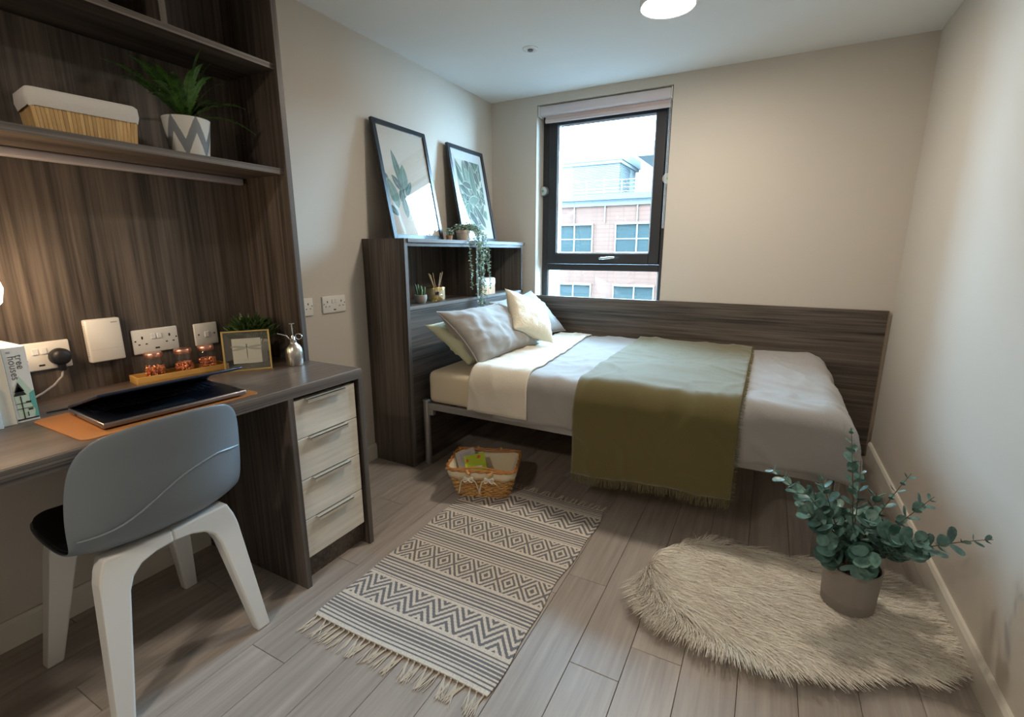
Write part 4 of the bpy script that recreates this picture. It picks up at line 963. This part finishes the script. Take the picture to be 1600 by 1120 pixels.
for endy, sg, nT, LT_ in ((RY0,-1,31,.075),(RY1,1,29,.055)):
    for k in range(nT):
        u = (k+.5)/nT; p = Vector(rug_pt(u,endy)); p.z = .005; m = MB(); tilt = rr.uniform(-.35,.35)
        m.lathe([(0,-.003),(.003,-.002),(.0034,.001),(.002,.004),(0,.004)],(p.x,p.y+sg*.004,p.z),7,cap=False)
        for q in range(7):
            a = tilt+rr.uniform(-.16,.16); l = LT_*rr.uniform(.8,1.1); d = Vector((math.sin(a),sg*math.cos(a),0))
            m.tube([p+Vector((rr.uniform(-.002,.002),sg*.004,0)), p+d*l*.5+Vector((rr.uniform(-.003,.003),0,-.001)), p+d*l+Vector((rr.uniform(-.004,.004),0,-.002))],[.0012,.0013,.0009],4,cap=False)
        m.build('tassel', TAS, ru)

# ------------------------------------------------------------------ faux fur rug
fu = thing('fur_rug','shaggy cream faux fur rug under the eucalyptus pot','rug',(2.1,-1.66,0),world=True)
out = [(1.645,-1.80),(1.655,-1.62),(1.74,-1.50),(1.83,-1.435),(1.95,-1.42),(2.08,-1.42),(2.20,-1.40),(2.34,-1.37),(2.44,-1.36),(2.505,-1.41),(2.525,-1.52),(2.53,-1.66),(2.525,-1.76),(2.46,-1.83),(2.34,-1.85),(2.22,-1.93),(2.06,-1.985),(1.90,-1.985),(1.76,-1.96),(1.68,-1.90)]
MB().prism(out,.010,lambda u,v,w:(u,v,w+.0008)).build('backing', mat('fur_backing',(.42,.36,.28),.95), fu)
def inside(x, y):
    r = False; j = len(out)-1
    for i in range(len(out)):
        xi, yi = out[i]; xj, yj = out[j]
        if (yi > y) != (yj > y) and x < (xj-xi)*(y-yi)/(yj-yi)+xi: r = not r
        j = i
    return r
NSTR = 32000; pts = []
while len(pts) < NSTR:
    x, y = rng.uniform(1.63,2.54), rng.uniform(-2.0,-1.35)
    if inside(x,y): pts.append((x,y))
V, C_ = [], []; seg = 4
cx_, cy_ = 2.05, -1.68
for x, y in pts:
    nz = MN.noise(Vector((x*4,y*4,.5))); nz2 = MN.noise(Vector((x*9,y*9,3.5)))
    a = -.32+1.0*nz+.5*nz2+rng.normal(0,.16)                    # pile direction
    d = np.array((math.cos(a),math.sin(a)))
    ox, oy = (x-cx_)/.45, (y-cy_)/.30; rad = math.hypot(ox,oy)
    if rad > .75: d = d*(1-.75*min(1,(rad-.75)*4)) + np.array((ox,oy))/rad*.75*min(1,(rad-.75)*4)
    d = d/np.linalg.norm(d); L = rng.uniform(.050,.090)
    if x > 2.44: L *= .7
    s = np.array((-d[1],d[0])); w0 = rng.uniform(.0008,.0014); lean_ = rng.uniform(.55,.8); tw = rng.normal(0,.006)
    hz = .030+.008*nz2+rng.uniform(-.006,.008)
    for k in range(seg+1):
        t = k/seg; ww = w0*(1-.75*t); px_, py_ = x+d[0]*L*(t**1.25)+s[0]*tw*t*t, y+d[1]*L*(t**1.25)+s[1]*tw*t*t
        z = .010+hz*math.sin(min(1.9,t*2.3))
        V.append((px_-s[0]*ww,py_-s[1]*ww,z)); V.append((px_+s[0]*ww,py_+s[1]*ww,z+ww*.6))
    base = np.array((.84,.78,.68))*(1+.22*nz+.16*nz2)*rng.uniform(.75,1.15)
    if rng.random() < .12: base = base*np.array((.55,.50,.48))
    C_.append(base)
V = np.array(V,dtype=np.float32); n = len(pts); bi = (np.arange(n)*(seg+1)*2)[:,None,None]; q = (np.arange(seg)*2)[None,:,None]
F = (bi+q+np.array([0,1,3,2])[None,None,:]).reshape(-1,4)
me = bpy.data.meshes.new('fur_pile'); me.vertices.add(len(V)); me.vertices.foreach_set('co',V.ravel()); me.loops.add(F.size); me.loops.foreach_set('vertex_index',F.ravel().astype(np.int32))
me.polygons.add(len(F)); me.polygons.foreach_set('loop_start',np.arange(0,F.size,4,dtype=np.int32)); me.update(calc_edges=True)
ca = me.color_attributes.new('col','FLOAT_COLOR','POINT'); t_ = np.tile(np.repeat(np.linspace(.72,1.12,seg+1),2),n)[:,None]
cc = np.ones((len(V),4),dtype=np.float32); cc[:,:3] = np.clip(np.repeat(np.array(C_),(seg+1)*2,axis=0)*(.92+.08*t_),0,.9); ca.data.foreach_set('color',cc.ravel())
me.materials.append(attr_mat('fur_strands',.7,.3)); o = bpy.data.objects.new('fur_pile',me); COL.objects.link(o); o.parent = fu; o.location = (-2.1,1.66,0); stuff(o)

# ------------------------------------------------------------------ eucalyptus
PX, PY = 2.292, -1.600
eu = thing('potted_eucalyptus','eucalyptus plant in plain taupe pot standing on the fur rug','plant',(PX,PY,.030),world=True)
MB().lathe([(0,.030),(.072,.030),(.074,.033),(.077,.075),(.0772,.077),(.0768,.079),(.082,.185),(.082,.188),(.077,.188),(.076,.165),(0,.165)],(PX,PY,0),40,cap=False).build('pot', mat('taupe_pot',(.30,.265,.235),.7,bump=(60,.1)), eu, smooth=True)
MB().lathe([(0,.166),(.075,.166),(.075,.168),(0,.170)],(PX,PY,0),28,cap=False).build('soil', mat('soil',(.008,.007,.006),.95,bump=(150,.8)), eu)
EUC = leaf_mat('eucalyptus_leaf',(.040,.100,.078),(.17,.31,.27),.38); STM = mat('eucalyptus_stem',(.16,.10,.05),.6)
def leaf_mesh(r, asp, cup):
    vs = [(0,0,0)]; n = 12
    for k in range(n):
        a = 2*math.pi*k/n; x = r*(1-math.cos(a)); y = r*asp*math.sin(a)*(1-.18*math.cos(a)); vs.append((x, y, cup*(abs(y)/r)**2*r+.10*x*x/r))
    vs[0] = (r,0,-.04*r); m = MB().add(vs,[(0,k,k%n+1) for k in range(1,n+1)]); me = bpy.data.meshes.new('leaf'); me.from_pydata(m.v,[],m.f); me.materials.append(EUC); me.polygons.foreach_set('use_smooth',[True]*len(me.polygons)); return me
LM = [leaf_mesh(.0215,.92,.25), leaf_mesh(.0175,.78,.3), leaf_mesh(.0120,.55,.3), leaf_mesh(.0260,.95,.2)]
rr = random.Random(17); o_ = Vector(eu['_o'])
def stem(tip, bow, sizes, n, start=.28):
    tip = Vector(tip); b0 = Vector((PX+rr.uniform(-.025,.025),PY+rr.uniform(-.025,.025),.168)); mid = b0.lerp(tip,.5)+Vector(bow)
    P_ = [(b0*(1-t)*(1-t)+mid*2*t*(1-t)+tip*t*t) for t in np.linspace(0,1,15)]
    MB().tube(P_,[.0022*(1-.6*k/14) for k in range(15)],6).build('stem', STM, eu, smooth=True)
    for k in range(n):
        t = start+(1-start)*(k+.3)/n; i = min(13,int(t*14)); p = P_[i].lerp(P_[i+1],t*14-i); tan = (P_[i+1]-P_[i]).normalized()
        ax = tan.cross(Vector((0,0,1)))
        if ax.length < .1: ax = Vector((1,0,0))
        ax.normalize(); up = ax.cross(tan); ph = (k%2)*math.pi/2+rr.uniform(-.5,.5)
        for sg in (0,math.pi):
            s = (ax*math.cos(ph+sg)+up*math.sin(ph+sg)); d = (s+tan*rr.uniform(.25,.8)).normalized(); nr = (tan-d*tan.dot(d)+Vector((0,0,rr.uniform(.1,.6)))).normalized()
            nr = (nr-d*nr.dot(d)).normalized(); y = nr.cross(d)
            mi = sizes[min(len(sizes)-1,int(len(sizes)*k/n))]; sc = rr.uniform(.8,1.15)
            M = Matrix((d*sc,y*sc,nr*sc)).transposed().to_4x4(); M.translation = p-o_
            inst(LM[mi],'leaf',eu,M)
def pxt(px, py, y): return at(px,py,'y',y)
stem(pxt(1330,668,-1.55),(0,0,.05),[1,1,1,2],9,.30)
stem(pxt(1283,745,-1.62),(-.02,0,.06),[3,0,1,2],7,.35)
stem(pxt(1203,730,-1.68),(-.03,-.03,.10),[0,1,1,2],8,.38)
stem(pxt(1262,800,-1.74),(-.02,-.03,.07),[3,3,0,0],6,.45)
stem(pxt(1424,740,-1.60),(.0,0,.05),[0,1,2,2],8,.30)
stem(pxt(1460,776,-1.66),(.02,-.02,.05),[1,1,1,2],7,.35)
stem(pxt(1552,843,-1.80),(.02,-.03,.07),[3,3,0,2,2],9,.30)
stem(pxt(1400,835,-1.72),(.0,0,.05),[0,3,0],6,.35)
stem(pxt(1345,720,-1.56),(.01,0,.04),[0,1,1,2],8,.30)
stem(pxt(1370,770,-1.50),(.02,.02,.04),[3,0,1],7,.30)
stem(pxt(1310,790,-1.52),(-.02,.02,.03),[3,0,1],7,.30)
stem(pxt(1295,850,-1.72),(-.03,-.02,.05),[3,3,0],5,.40)
stem(pxt(1345,870,-1.74),(.0,-.03,.05),[3,3],4,.45)
stem(pxt(1375,850,-1.66),(.02,-.01,.05),[3,0,0],5,.40)
stem(pxt(1255,765,-1.70),(-.03,-.02,.08),[3,0,0,1],7,.35)
stem(pxt(1300,870,-1.69),(-.02,-.02,.06),[3,3,3],4,.45)
stem(pxt(1340,890,-1.72),(.0,-.03,.07),[3,3],3,.55)
stem(pxt(1360,810,-1.66),(.02,-.01,.05),[3,0,0],6,.35)
stem(pxt(1440,845,-1.76),(.02,-.02,.06),[3,3,0],6,.35)
stem(pxt(1320,830,-1.64),(.0,0,.04),[3,0,1],6,.30)

for o in bpy.data.objects:
    if '_o' in o: del o['_o']
